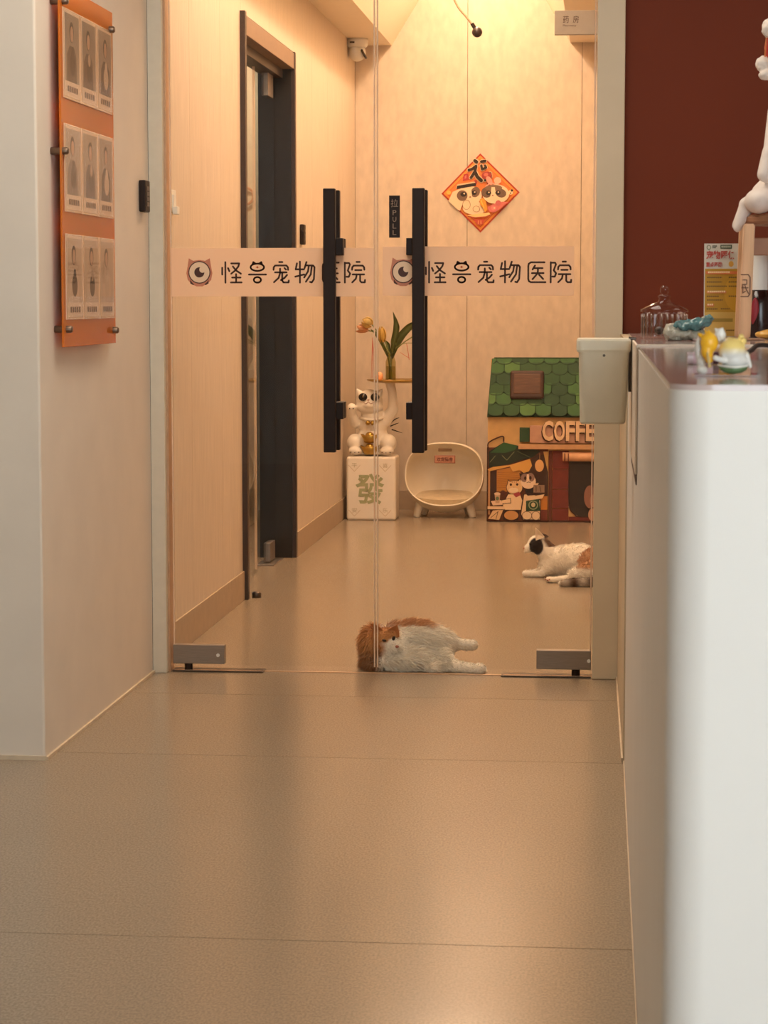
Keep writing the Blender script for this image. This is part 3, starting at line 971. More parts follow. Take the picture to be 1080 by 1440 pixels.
for (cy, w_) in ((820, 56), (890, 60)):
    prof = [(0.0, -30), (0.60, -30), (0.72, -10), (1.0, 14), (0.94, 16), (0.6, 2), (0, 2)]
    me = lathe_me([(r * w_ * kx, z * kx) for r, z in prof], 24)
    V = verts_np(me).copy()
    V[:, 2] += (np.abs(V[:, 0]) / (w_ * kx)) ** 3 * 0.010
    V[:, 1] *= 0.62
    me.vertices.foreach_set('co', V.reshape(-1))
    ig = link('ingot', moved(me, X(298), 0.030, Z(cy + 8)), M_GOLD, LC, smooth=True)
    link('ingot_dome', blobless_ell((X(298), 0.030, Z(cy - 4)), (27 * kx, 22 * kx, 24 * kx)), M_GOLD, ig, smooth=True)
for pts in ([(412, 745), (440, 722), (465, 713)], [(418, 785), (450, 795), (483, 806)], [(410, 765), (440, 752), (462, 745)]):
    link('whisker', tube_me([(X(a_), 0.16, Z(c_)) for a_, c_ in pts], [0.004, 0.003, 0.001]), M_BLK, LC)
TX, TZ = X(455), Z(490)
tray = link('tray', lathe_me([(0, -0.006), (0.13, -0.006), (0.165, 0.004), (0.172, 0.010), (0.168, 0.011), (0.13, 0.0), (0, 0.0)], 48, (TX, 0.10, TZ)), M_GOLD, LC, smooth=True)
# vase, tulips, egg and petals on the tray
GZ = 0.364 + TZ
vx, vy = -1.502 + X(418), 12.84 + 0.10
va = thing('glass_vase', 'slim clear glass vase on the gold tray of the lucky cat', 'vase', (vx, vy, GZ + 0.0005))
link('vase_wall', lathe_me([(0.024, 0.0), (0.030, 0.004), (0.030, 0.11), (0.022, 0.135), (0.020, 0.150), (0.023, 0.160), (0.021, 0.160), (0.018, 0.150), (0.020, 0.135), (0.028, 0.11), (0.028, 0.008), (0.0, 0.006)], 28), glass_mat('vase_glass', (0.86, 0.84, 0.70), 1.45), va, smooth=True)
link('water', lathe_me([(0, 0.008), (0.0265, 0.009), (0.0265, 0.085), (0, 0.085)], 20), glass_mat('vase_water', (0.82, 0.80, 0.62), 1.2), va)
M_STEM = mat('tulip_stem', (120, 124, 62), 0.5)
M_LEAF = mat('tulip_leaf', (112, 120, 66), 0.45, var=0.08)
wx = lambda cx: -1.502 + X(cx)
wz = lambda cy: 0.364 + Z(cy)


def leaf_me(path, widths, th=0.0015):
    """folded leaf along a path, width across y/x"""
    P_ = catmull(path, 6)
    bm = bmesh.new()
    rows_ = []
    for i, p in enumerate(P_):
        t = (P_[min(i + 1, len(P_) - 1)] - P_[max(i - 1, 0)]).normalized()
        side = t.cross(Vector((0, 1, 0)))
        if side.length < 1e-3: side = Vector((1, 0, 0))
        side.normalize()
        w_ = float(np.interp(i / (len(P_) - 1), np.linspace(0, 1, len(widths)), widths))
        rows_.append([bm.verts.new(p + side * w_ + Vector((0, -w_ * 0.35, 0))), bm.verts.new(p), bm.verts.new(p - side * w_ + Vector((0, -w_ * 0.35, 0)))])
    for a_, c_ in zip(rows_, rows_[1:]):
        bm.faces.new((a_[0], a_[1], c_[1], c_[0])); bm.faces.new((a_[1], a_[2], c_[2], c_[1]))
    r_ = bmesh.ops.solidify(bm, geom=bm.faces[:], thickness=th)
    return from_bm(bm)


def petal_cup(c, d, L, R, n=5, open_=0.0):
    """closed tulip head: n overlapping petals along direction d; returns list of meshes"""
    d = Vector(d).normalized()
    q = Vector((0, 0, 1)).rotation_difference(d)
    out = []
    for k in range(n):
        a0 = 2 * math.pi * k / n
        bm = bmesh.new()
        grid = []
        for i in range(7):
            t = i / 6
            r = R * (math.sin(math.pi * (0.12 + 0.80 * t)) ** 0.7) + open_ * t
            wd = 0.75 * (math.sin(math.pi * (0.10 + 0.86 * t)) ** 0.8)
            row = []
            for j in range(5):
                a_ = a0 + wd * (j - 2) / 2
                row.append(bm.verts.new(Vector(c) + q @ Vector((r * math.cos(a_), r * math.sin(a_), L * t))))
            grid.append(row)
        for i in range(6):
            for j in range(4):
                bm.faces.new((grid[i][j], grid[i][j + 1], grid[i + 1][j + 1], grid[i + 1][j]))
        bmesh.ops.solidify(bm, geom=bm.faces[:], thickness=0.0015)
        out.append(from_bm(bm))
    return out


def tulip(label, stem, headdir, L, R, col, open_=0.0, leaves=()):
    t = thing('tulip', label, 'flower', stem[0], 0, 'tulips in the vase')
    link('stem', tube_me(stem, 0.0036), M_STEM, t, True, True)
    for me in petal_cup(stem[-1], headdir, L, R, 5, open_):
        link('petal', me, col, t, True, True)
    for path, wds in leaves:
        link('leaf', leaf_me(path, wds), M_LEAF, t, True, True)
    return t


vb = GZ + 0.010
TY = mat('yellow_petal', (236, 196, 96), 0.5)
TP = mat('peach_petal', (240, 180, 130), 0.5)
tulip('pale yellow tulip bending left high above the gold tray', [(vx - 0.004, vy, vb), (vx - 0.012, vy, vb + 0.12), (wx(385), vy - 0.005, wz(250)), (wx(330), vy - 0.01, wz(180)), (wx(308), vy - 0.01, wz(150))], (-0.75, 0, 0.35), 0.064, 0.033, mat('pale_yellow_petal', (240, 210, 130), 0.5), 0,
      [([(vx - 0.012, vy, vb + 0.12), (wx(350), vy - 0.02, wz(225)), (wx(300), vy - 0.02, wz(178))], [0.004, 0.014, 0.002])])
tulip('deep yellow upright tulip just above the mouth of the glass vase', [(vx, vy - 0.005, vb), (vx - 0.004, vy - 0.008, vb + 0.13), (wx(392), vy - 0.02, wz(290)), (wx(372), vy - 0.02, wz(255))], (-0.10, 0, 1), 0.090, 0.025, TY, 0,
      [([(vx, vy, vb + 0.13), (wx(400), vy + 0.01, wz(270)), (wx(372), vy + 0.01, wz(240))], [0.005, 0.012, 0.002])])
tulip('wilted peach tulip with open petals at the far left of the bunch', [(vx - 0.008, vy + 0.01, vb), (vx - 0.016, vy + 0.012, vb + 0.12), (wx(350), vy + 0.012, wz(210)), (wx(282), vy + 0.012, wz(185))], (-1, 0, 0.25), 0.068, 0.014, TP, 0.020)
tulip('tulip with two broad green leaves on the right of the glass vase', [(vx + 0.006, vy, vb), (vx + 0.008, vy, vb + 0.13), (wx(480), vy + 0.01, wz(270)), (wx(560), vy + 0.01, wz(215))], (1, 0, 0.5), 0.045, 0.016, TP, 0,
      [([(vx + 0.006, vy - 0.004, vb + 0.12), (wx(440), vy - 0.02, wz(250)), (wx(455), vy - 0.02, wz(160)), (wx(434), vy - 0.02, wz(72))], [0.006, 0.018, 0.018, 0.001]),
       ([(vx + 0.008, vy, vb + 0.12), (wx(460), vy, wz(250)), (wx(530), vy, wz(165)), (wx(600), vy, wz(120))], [0.006, 0.024, 0.020, 0.002])])
eg = tag(link('egg', moved(lathe_me([(0.021 * math.sin(math.pi * k / 12) * (1 - 0.12 * k / 12), 0.026 - 0.026 * math.cos(math.pi * k / 12)) for k in range(13)], 20), wx(356), 12.84 + 0.06, GZ + 0.003), mat('peach_egg', (240, 168, 116), 0.4), smooth=True), 'peach egg standing at the left end of the gold tray', 'egg')
pt = tag(link('fallen_petal', moved(blobless_ell((0, 0, 0.004), (0.022, 0.012, 0.004)), wx(410), 12.84 + 0.03, GZ + 0.002), TP, smooth=True), 'fallen peach petal lying on the gold tray beside the egg', 'petal')
M_REDS = mat('red_string', (186, 84, 58), 0.6)
rs = thing('red_tassel', 'thin red strings hanging down left of the glass vase', 'tassel', (wx(312), 12.90, wz(230)))
for dx_ in (-8, 0, 9, 18):
    link('string', tube_me([(wx(312), 12.90, wz(225)), (wx(312 + dx_ * 0.4), 12.90, wz(320)), (wx(312 + dx_), 12.90, wz(470))], 0.0011, 5), M_REDS, rs, True)
rs2 = thing('red_twig', 'small red twig decoration under the right tulip leaf', 'decoration', (wx(525), 12.90, wz(270)))
link('stalk', tube_me([(wx(450), 12.90, wz(290)), (wx(500), 12.90, wz(262)), (wx(560), 12.90, wz(258))], 0.002), M_STEM, rs2, True)
link('string', tube_me([(wx(518), 12.90, wz(262)), (wx(528), 12.90, wz(320)), (wx(533), 12.90, wz(360))], 0.0018, 5), M_REDS, rs2, True)
link('string', tube_me([(wx(480), 12.90, wz(315)), (wx(510), 12.90, wz(335)), (wx(536), 12.90, wz(350))], 0.0014, 5), M_REDS, rs2, True)

# ================================================================== POD PET BED
kp = 0.00408 / 4.236
PX, PYf = -0.957, 13.02       # centre, front plane
pod = thing('pet_bed', 'round white plastic cat bed pod on short legs by the back wall', 'pet bed', (PX, PYf, 0))
bm = bmesh.new()
NS = 56


def rim(k, sc, y, dz=0.0):
    a_ = 2 * math.pi * k / NS
    c_, s_ = math.cos(a_), math.sin(a_)
    pw = 0.82
    x_ = 0.226 * sc * math.copysign(abs(c_) ** pw, c_)
    z_ = 0.178 * sc * math.copysign(abs(s_) ** pw, s_)
    if s_ < 0: x_ *= 1 - 0.10 * s_ * s_
    return (x_, y + 0.10 * (z_ / 0.183) * 0.5, 0.252 + z_ + dz * max(0.0, -s_) )


outer = [(1.0, -0.012), (1.012, 0.0), (1.01, 0.05), (0.97, 0.11), (0.88, 0.17), (0.72, 0.22), (0.45, 0.255), (0.001, 0.27)]
inner = [(0.985, -0.012), (0.965, 0.0), (0.955, 0.05), (0.92, 0.10), (0.83, 0.155), (0.68, 0.20), (0.42, 0.235), (0.001, 0.25)]
rings = [[bm.verts.new(rim(k, s, y, -0.052 * min(1.0, max(0.0, y) / 0.07))) for k in range(NS)] for s, y in reversed(inner)] + [[bm.verts.new(rim(k, s, y, -0.052 * min(1.0, max(0.0, y) / 0.07))) for k in range(NS)] for s, y in outer]
for a_, c_ in zip(rings, rings[1:]):
    for i in range(NS):
        j = (i + 1) % NS
        bm.faces.new((a_[i], a_[j], c_[j], c_[i]))
bmesh.ops.remove_doubles(bm, verts=bm.verts[:], dist=0.0006)
bmesh.ops.recalc_face_normals(bm, faces=bm.faces[:])
link('shell', from_bm(bm), mat('ivory_shell', (240, 228, 206), 0.4, var=0.01), pod, smooth=True)
# seat pad: flat oval inside, with a front wall
bm = bmesh.new()
top, bot = [], []
for k in range(40):
    a_ = 2 * math.pi * k / 40
    top.append(bm.verts.new((0.186 * math.cos(a_), 0.095 + 0.098 * math.sin(a_), 0.126 + 0.022 * math.sin(a_))))
    bot.append(bm.verts.new((0.158 * math.cos(a_), 0.096 + 0.084 * math.sin(a_), 0.080 + 0.010 * math.sin(a_))))
bm.faces.new(top); bm.faces.new(list(reversed(bot)))
for i in range(40):
    j = (i + 1) % 40
    bm.faces.new((bot[i], bot[j], top[j], top[i]))
link('seat_pad', from_bm(bm), mat('ivory_seat', (208, 188, 156), 0.5), pod)
for sx in (-1, 1):
    for (yy, xx) in ((0.05, 0.150), (0.20, 0.12)):
        link('leg', tube_me([(sx * xx * 0.93, yy, 0.085), (sx * xx, yy - 0.002, 0.05), (sx * (xx + 0.012), yy - 0.004, 0.0)], [0.028, 0.025, 0.019], 14), mat('ivory_shell'), pod, smooth=True)
box('handle_slot', (-0.040, 0.040, 0.075, 0.082, 0.379, 0.397), mat('shadow_slot', (150, 122, 88), 0.6), pod, 0.003)
pq = box('name_plate', (-0.060, 0.060, 0.052, 0.060, 0.312, 0.358), mat('plate_rim_red', (150, 86, 66), 0.5), pod, 0.003)
box('plate_face', (-0.056, 0.056, 0.0505, 0.054, 0.316, 0.354), mat('plate_pink', (196, 140, 112), 0.5), pq, 0.001)
link('lettering', moved(text_me('欢宠猫舍', 0.094, 0.024, 0.001, bold=0.02), -0.047, 0.0508, 0.323), mat('plate_ink', (90, 26, 18), 0.5), pq)

# ================================================================== CARDBOARD COFFEE HOUSE
kh = 0.00401
HX, HY = -0.697, 12.84
hs = thing('cat_house', 'cardboard cat house painted as a green roofed coffee shop', 'cat house', (HX, HY, 0))
hx = lambda px: (px - 685.5) * kh
hz = lambda py: (733.8 - py) * kh
HW = 0.70
RZ0 = hz(585.5)
M_CARD = mat('cream_card', (214, 172, 112), 0.7, var=0.03)
M_BRN = mat('dark_outline_brown', (72, 38, 26), 0.7)
box('body', (0.0, HW, 0.006, 0.36, 0, RZ0), M_CARD, hs)
box('base_edge', (0.0, HW, -0.002, 0.006, 0, 0.008), M_BRN, hs)
# leaning roof slab (front face slopes back)
ROOF_L, ROOF_A = 0.335, math.radians(14)
rm = Matrix.Translation((0, -0.012, RZ0 + 0.0)) @ Matrix.Rotation(-ROOF_A, 4, 'X')
me = poly_me([(-0.004, 0), (HW + 0.01, 0), (HW - 0.01, ROOF_L), (0.018, ROOF_L)], 0.012)
me.transform(rm)
rf = link('roof', me, mat('roof_green_dark', (36, 62, 34), 0.7), hs)
me = poly_me([(0.0, 0), (HW, 0), (HW - 0.02, ROOF_L), (0.02, ROOF_L)], 0.010)
me.transform(Matrix.Translation((0, 0.36, RZ0)) @ Matrix.Rotation(ROOF_A, 4, 'X'))
link('roof_back', me, mat('roof_green_dark'), hs)
for xx, nm in ((0.012, 'gable'), (HW - 0.022, 'gable')):
    bm = bmesh.new()
    pr = [(0.0, RZ0), (0.36, RZ0), (0.36 - 0.08, RZ0 + 0.32), (0.075, RZ0 + 0.32)]
    a_ = [bm.verts.new((xx, y, z)) for y, z in pr]; c_ = [bm.verts.new((xx + 0.006, y, z)) for y, z in pr]
    bm.faces.new(a_); bm.faces.new(c_[::-1])
    for i in range(4): bm.faces.new((a_[i], c_[i], c_[(i + 1) % 4], a_[(i + 1) % 4]))
    bmesh.ops.recalc_face_normals(bm, faces=bm.faces[:])
    link(nm, from_bm(bm), M_CARD, hs)
greens = [mat('shingle_green_%s' % n_, c_, 0.65, var=0.05) for n_, c_ in (('deep', (48, 84, 44)), ('mid', (62, 104, 52)), ('moss', (84, 124, 62)), ('pine', (42, 74, 42)))]
NROW, SW, SH = 6, 0.0895, 0.064
random.seed(11)
rowh = ROOF_L / 5.6
for r_ in range(NROW, -1, -1):
    for c_ in range(-1, 9):
        x0 = c_ * SW + (SW / 2 if r_ % 2 else 0)
        zt = 0.003 + r_ * rowh + rowh * 1.16
        zb_ = 0.003 + r_ * rowh
        zt = min(zt, ROOF_L)
        if zb_ > ROOF_L - 0.012: continue
        lo = 0.004 + 0.02 * (zb_ / ROOF_L); hi_ = HW - 0.004 - 0.012 * (zb_ / ROOF_L)
        xa, xb = max(x0 + 0.0022, lo), min(x0 + SW - 0.0022, hi_)
        if xb - xa < 0.012: continue
        mid = (x0 + SW / 2)
        pts = [(xa, zt), (xb, zt)]
        for k in range(9):
            q = xb + (xa - xb) * k / 8
            s_ = abs(q - mid) / (SW / 2)
            pts.append((q, zb_ + 0.022 * s_ ** 4))
        me = poly_me(pts, 0.0015)
        lay = rm @ Matrix.Translation((0, -0.003 - 0.0026 * (NROW - r_), 0))
        me.transform(lay)
        sh = link('shingle', me, greens[random.choices((0, 1, 2, 3), (4, 4, 1.6, 2.5))[0]], rf)
        rimp = [(q_, v_) for q_, v_ in pts[2:]]
        me = tube_me([(q_, -0.0012, v_) for q_, v_ in rimp], 0.0032, 5, 1)
        me.transform(lay)
        link('shingle_edge', me, mat('roof_green_dark'), rf)
sk = box('skylight', (hx(716), hx(763), 0, 0, 0, 0), M_BRN, hs) if False else None
me = box_me(hx(716.5), hx(764), -0.034, 0.0, 0.098, 0.262, 0.014, 3)
me.transform(rm)
sk = link('skylight', me, mat('skylight_frame', (64, 38, 26), 0.6), hs)
me = box_me(hx(720.5), hx(760.5), -0.037, -0.012, 0.122, 0.245, 0.010, 3)
me.transform(rm)
link('skylight_pane', me, mat('skylight_brown', (92, 62, 44), 0.6, var=0.15, scale=20, stretch=(1, 1, 6)), sk)
# sign board and letters
sb = box('sign_board', (hx(745), HW, -0.030, 0.006, hz(622), hz(597.5)), mat('sign_mauve', (196, 150, 124), 0.6), hs, 0.002)
box('sign_end', (hx(730.5), hx(744.5), -0.022, 0.006, hz(620.5), hz(600.5)), mat('sign_green', (44, 74, 46), 0.6), hs, 0.001)
box('ledge', (hx(729), HW, -0.036, 0.006, hz(630.5), hz(623.5)), mat('ledge_cream', (206, 158, 112), 0.6), hs, 0.001)
lx_ = hx(762.5)
for ch in 'COFFEE':
    w_ = 0.066 if ch in 'CO' else 0.056
    me = text_me(ch, w_ * 0.92, 0.112, 0.014, bold=0.03)
    lo_ = link('letter', moved(me, lx_, -0.032, hz(618.5)), mat('letter_cream', (232, 196, 156), 0.6), sb)
    me = text_me(ch, w_ * 0.92, 0.112, 0.010, bold=0.03)
    link('letter_shadow', moved(me, lx_ - 0.006, -0.0305, hz(618.5) - 0.006), M_BRN, sb)
    lx_ += w_
# brick-red column panels
for (y0, y1) in ((633, 658.5), (659.3, 687), (687.8, 714), (714.8, 731.5)):
    box('wall_tile', (hx(776.5), hx(799.5), -0.003, 0.006, hz(y1), hz(y0)), mat('brick_red_card', (118, 48, 34), 0.7, var=0.06), hs, 0.001)
box('column_post', (hx(771.5), hx(776), -0.005, 0.006, 0.008, hz(633)), mat('post_brown', (100, 48, 32), 0.7), hs, 0.001)
box('wall_tile', (hx(799.8), HW, -0.003, 0.006, hz(731.5), hz(726)), mat('brick_red_card'), hs, 0.001)
# dark doorway with rolled blind
dp = [(hx(800), hz(640)), (hx(799.5), hz(700)), (hx(802), hz(715)), (hx(808), hz(722)), (hx(816), hz(726)), (HW, hz(726)), (HW, hz(640))]
me = poly_me(dp, 0.004)
dw = link('doorway', moved(me, 0, 0.000, 0), mat('doorway_dark', (54, 42, 34), 0.7), hs)
link('doorway_rim', tube_me([(x_, -0.001, z_) for x_, z_ in dp[:6]], 0.0035), M_BRN, dw)
me = tube_me([(hx(791), -0.010, hz(641)), (HW, -0.010, hz(641.5))], 0.026, 16, smoothpath=False)
bl_ = link('rolled_blind', me, mat('blind_peach', (232, 178, 134), 0.6), hs, smooth=True)
for q in range(2):
    link('blind_strap', tube_me([(hx(794 + q * 5), -0.034, hz(636)), (hx(794 + q * 5), -0.038, hz(641)), (hx(794 + q * 5), -0.034, hz(647))], 0.003), mat('strap_brown', (120, 60, 44), 0.6), bl_)
# printed scene with two cats at the counter
P = Print(lambda a, c: (hx(680 + a / 6.75), hz(620 + c / 6.75)))
OL = (64, 38, 28)
P.rect(36, 60, 612, 760, (104, 56, 36))
P.poly([(125, 275), (350, 230), (350, 480), (125, 480)], (196, 132, 58))
for q in range(9): P.line([(130, 300 + q * 18), (345, 290 + q * 18)], 3, (150, 96, 44))
P.rect(62, 285, 122, 600, (62, 36, 26)); P.rect(44, 280, 62, 700, (190, 140, 92))
P.poly([(350, 250), (500, 130), (610, 120), (610, 520), (420, 500)], (70, 44, 32))
P.poly([(565, 95), (615, 95), (610, 290)], (206, 160, 90)); P.rect(545, 520, 608, 650, (206, 130, 50)); P.rect(545, 650, 608, 750, (120, 56, 38))
# parasol
P.poly([(45, 100), (190, 10), (320, 40), (540, 90), (470, 150), (360, 175), (250, 215), (50, 250)], (36, 46, 32))
P.poly([(60, 110), (190, 10), (320, 40), (300, 80), (210, 110)], (52, 92, 52)); P.line([(60, 200), (110, 140)], 4, (150, 150, 100)); P.line([(175, 135), (220, 180), (290, 100)], 4, (150, 150, 100)); P.line([(320, 95), (440, 150)], 4, (110, 120, 80))
P.poly([(30, 270), (90, 245), (250, 225), (440, 165), (460, 230), (430, 285), (380, 300), (340, 270), (280, 290), (250, 240), (60, 285)], (222, 166, 84))
P.ell(530, 230, 42, 58, (232, 178, 116)); P.line([(532, 110), (532, 175)], 4, (200, 150, 100))
# tabby cat
P.poly([(215, 460), (232, 360), (260, 385), (320, 375), (350, 350), (370, 470)], OL); P.ell(295, 440, 80, 72, OL); P.ell(295, 440, 75, 67, (232, 190, 138)); P.poly([(225, 440), (236, 372), (265, 400)], (232, 190, 138)); P.poly([(365, 440), (348, 360), (320, 390)], (232, 190, 138))
for q in (270, 290, 310): P.line([(q, 372), (q + 2, 392)], 6, (170, 110, 60))
P.ell(260, 412, 11, 12, OL); P.ell(320, 410, 11, 12, OL); P.ell(288, 440, 6, 4, (120, 60, 50)); P.line([(270, 458), (288, 448), (306, 458)], 4, OL); P.ell(285, 465, 45, 26, (244, 214, 174))
P.poly([(180, 610), (230, 500), (350, 500), (375, 560), (360, 660), (200, 660)], OL); P.poly([(185, 608), (235, 505), (348, 505), (368, 560), (355, 652), (205, 652)], (240, 206, 164))
P.poly([(280, 500), (340, 480), (355, 510), (310, 535)], (170, 66, 70)); P.ell(185, 490, 24, 24, (90, 50, 40))
P.poly([(165, 560), (260, 540), (265, 590), (175, 600)], OL); P.poly([(170, 565), (255, 545), (258, 585), (178, 594)], (240, 206, 164))
P.poly([(190, 665), (345, 660), (330, 750), (190, 750)], OL); P.ell(265, 705, 68, 44, (206, 150, 92)); P.poly([(45, 740), (90, 660), (190, 650), (150, 750)], (226, 186, 140)); P.line([(70, 730), (140, 670), (120, 740)], 5, OL)
P.rect(36, 620, 200, 652, (232, 196, 156)); P.line([(36, 652), (200, 652)], 6, OL); P.poly([(70, 570), (165, 560), (185, 605), (90, 612)], (236, 200, 166)); P.poly([(105, 500), (160, 500), (152, 590), (115, 590)], (196, 160, 130)); P.ell(132, 545, 16, 18, (90, 110, 80)); P.ell(132, 500, 30, 14, (226, 196, 160))
# grey-capped cat
P.poly([(338, 300), (375, 318), (470, 310), (492, 290), (525, 390), (480, 450), (400, 450), (360, 390)], OL); P.ell(425, 380, 72, 70, (240, 208, 176)); P.ell(390, 345, 36, 42, (150, 118, 104), 0.3); P.ell(450, 340, 34, 42, (150, 118, 104), -0.3); P.poly([(412, 310), (430, 310), (440, 400), (405, 400)], (240, 208, 176))
P.ell(397, 350, 12, 18, OL); P.ell(445, 346, 12, 18, OL); P.line([(412, 392), (430, 384), (448, 392)], 5, OL); P.poly([(480, 400), (525, 395), (500, 440)], (236, 200, 160))
P.poly([(395, 460), (470, 440), (480, 500), (400, 490)], (40, 30, 26)); P.poly([(350, 690), (380, 500), (480, 490), (545, 560), (545, 750), (370, 750)], OL); P.poly([(360, 690), (388, 505), (475, 495), (538, 562), (538, 742), (380, 742)], (236, 202, 160))
P.poly([(405, 565), (530, 545), (540, 660), (405, 665)], (42, 70, 46)); P.ell(474, 605, 46, 44, (150, 160, 120)); P.ell(474, 605, 36, 34, (42, 70, 46)); P.ell(474, 602, 20, 22, (206, 190, 150))
P.poly([(400, 495), (600, 485), (610, 500), (420, 515)], OL); P.rect(475, 412, 580, 485, (150, 120, 96)); P.line([(500, 425), (500, 475)], 8, (96, 72, 58)); P.line([(535, 425), (545, 475)], 8, (96, 72, 58)); P.poly([(410, 530), (580, 500), (560, 540), (430, 560)], (240, 206, 164))
P.ell(415, 705, 46, 40, (240, 210, 172)); P.ell(500, 705, 40, 42, (240, 210, 172)); P.line(arc(415, 705, 46, 40, 0, 360, 16), 4, OL); P.line(arc(500, 705, 40, 42, 0, 360, 16), 4, OL)
P.line([(36, 60), (36, 760)], 8, OL); P.line([(36, 762), (620, 762)], 8, OL)
P.ell(1010, 520, 56, 110, (150, 104, 86)); P.ell(1035, 690, 40, 60, (206, 154, 120)); P.ell(1040, 560, 30, 60, (190, 140, 116))
for i, (u, d_, v) in enumerate(P.V): P.V[i] = (u, d_ - 0.004, v)
link('painted_scene', P.mesh(), M_PRINT, hs)
me = tube_me([(hx(687), -0.006, hz(633)), (hx(687), -0.006, hz(622)), (hx(706), -0.006, hz(613)), (hx(708), -0.006, hz(621))], 0.004)
link('parasol_handle', me, M_BRN, hs)

# ================================================================== CATS
def smoothstep(a_, b_, x):
    t = np.clip((x - a_) / (b_ - a_), 0, 1)
    return t * t * (3 - 2 * t)


def mixc(c0, c1, t):
    return c0 + (c1 - c0) * t[:, None]


C_W = np.array(lin((250, 242, 228)))
C_O = np.array(lin((196, 138, 84)))
C_DO = np.array(lin((134, 92, 60)))
C_BK = np.array(lin((44, 34, 32)))
C_BR = np.array(lin((132, 92, 62)))

# --- long-haired ginger and white cat lying on its side against the glass
k1 = 0.000524
c0 = atZ(480 + 100 / 4.5, 945, 0)
CX0, CY0 = c0.x, YG + 0.012
cu_ = lambda cx: (cx - 100) * k1


def c1p(cx, cy, y):
    """crop point at depth y behind the glass -> local point"""
    return (cu_(cx), y, max(0.0, (472 - cy) * k1 - y * 0.158))


def E1(cx, cy, y, rx, ry, rz, rot=(0, 0, 0)):
    return ('e', c1p(cx, cy, y), (rx, ry, rz), rot)


head_c = Vector(c1p(275, 262, 0.075))
prims = [
    E1(450, 285, 0.165, 0.118, 0.095, 0.080), E1(350, 300, 0.150, 0.100, 0.085, 0.080), E1(560, 310, 0.175, 0.070, 0.085, 0.066),
    E1(370, 395, 0.075, 0.085, 0.055, 0.042), E1(460, 380, 0.085, 0.070, 0.060, 0.045),
    ('e', tuple(head_c), (0.052, 0.046, 0.044)), E1(330, 300, 0.048, 0.028, 0.026, 0.024), E1(300, 325, 0.060, 0.036, 0.030, 0.026),
    E1(190, 285, 0.110, 0.046, 0.060, 0.062), E1(178, 395, 0.080, 0.034, 0.040, 0.036), E1(205, 430, 0.050, 0.032, 0.030, 0.022),
    ('c', c1p(470, 400, 0.07), c1p(585, 432, 0.040), 0.026, 0.019), E1(592, 432, 0.036, 0.024, 0.020, 0.019),
    ('c', c1p(580, 360, 0.12), c1p(700, 420, 0.060), 0.046, 0.028), ('c', c1p(700, 425, 0.055), c1p(870, 442, 0.035), 0.024, 0.019), E1(880, 438, 0.034, 0.026, 0.021, 0.020),
    ('c', c1p(620, 250, 0.20), c1p(720, 275, 0.22), 0.034, 0.022), ('c', c1p(720, 275, 0.22), c1p(820, 282, 0.22), 0.020, 0.018), E1(818, 280, 0.22, 0.018, 0.019, 0.019),
]
cat1_body = blob_me(prims, 0.0048, 8)
hc = np.array(head_c)


def col1(P):
    cx = P[:, 0] / k1 + 100
    zz = P[:, 2]
    # orange back of the neck and head, ridge along the spine, white elsewhere
    t = 1 - smoothstep(225, 275, cx + 55 * np.sin(zz * 60) * 0.4)
    capd = np.linalg.norm((P - hc) / np.array([1.05, 1.0, 1.0]), axis=1)
    cap = (1 - smoothstep(0.055, 0.066, capd)) * smoothstep(hc[2] - 0.010, hc[2] + 0.006, zz) * (1 - smoothstep(345, 362, cx))
    ridge = smoothstep(0.126, 0.144, zz) * (P[:, 1] > 0.12) * (1 - smoothstep(520, 600, cx)) * 0.9
    t = np.maximum(np.maximum(t, cap), ridge)
    muz = 1 - smoothstep(0.026, 0.034, np.linalg.norm(P - np.array(c1p(335, 300, 0.040)), axis=1))
    t = t * (1 - muz)
    c = mixc(np.tile(C_W, (len(P), 1)), np.tile(C_O, (len(P), 1)), t)
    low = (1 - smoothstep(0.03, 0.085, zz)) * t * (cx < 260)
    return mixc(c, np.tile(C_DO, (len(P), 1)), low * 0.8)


set_cols(cat1_body, col1(verts_np(cat1_body)))
cat1 = link('cat', cat1_body, M_FUR)
cat1.location = (CX0, CY0, 0)
tag(cat1, 'fluffy ginger and white cat lying on its side against the glass door', 'cat')


def flow1(P):
    f = np.zeros_like(P)
    f[:, 0] = 0.9
    f[:, 2] = -0.25
    left = P[:, 0] / k1 + 100 < 260
    f[left, 0] = -0.25
    f[left, 2] = -0.8
    return f


def len1(P):
    cx = P[:, 0] / k1 + 100
    legs = smoothstep(640, 720, cx)
    face = 1 - smoothstep(0.055, 0.075, np.linalg.norm(P - hc, axis=1))
    return (1 - 0.72 * legs) * (1 - 0.70 * face)


fu = link('fur', fur_me(cat1_body, 26000, 0.026, flow1, col1, 0.0011, 0.42, 0.30, len1), M_FUR, cat1)
fu['kind'] = 'stuff'


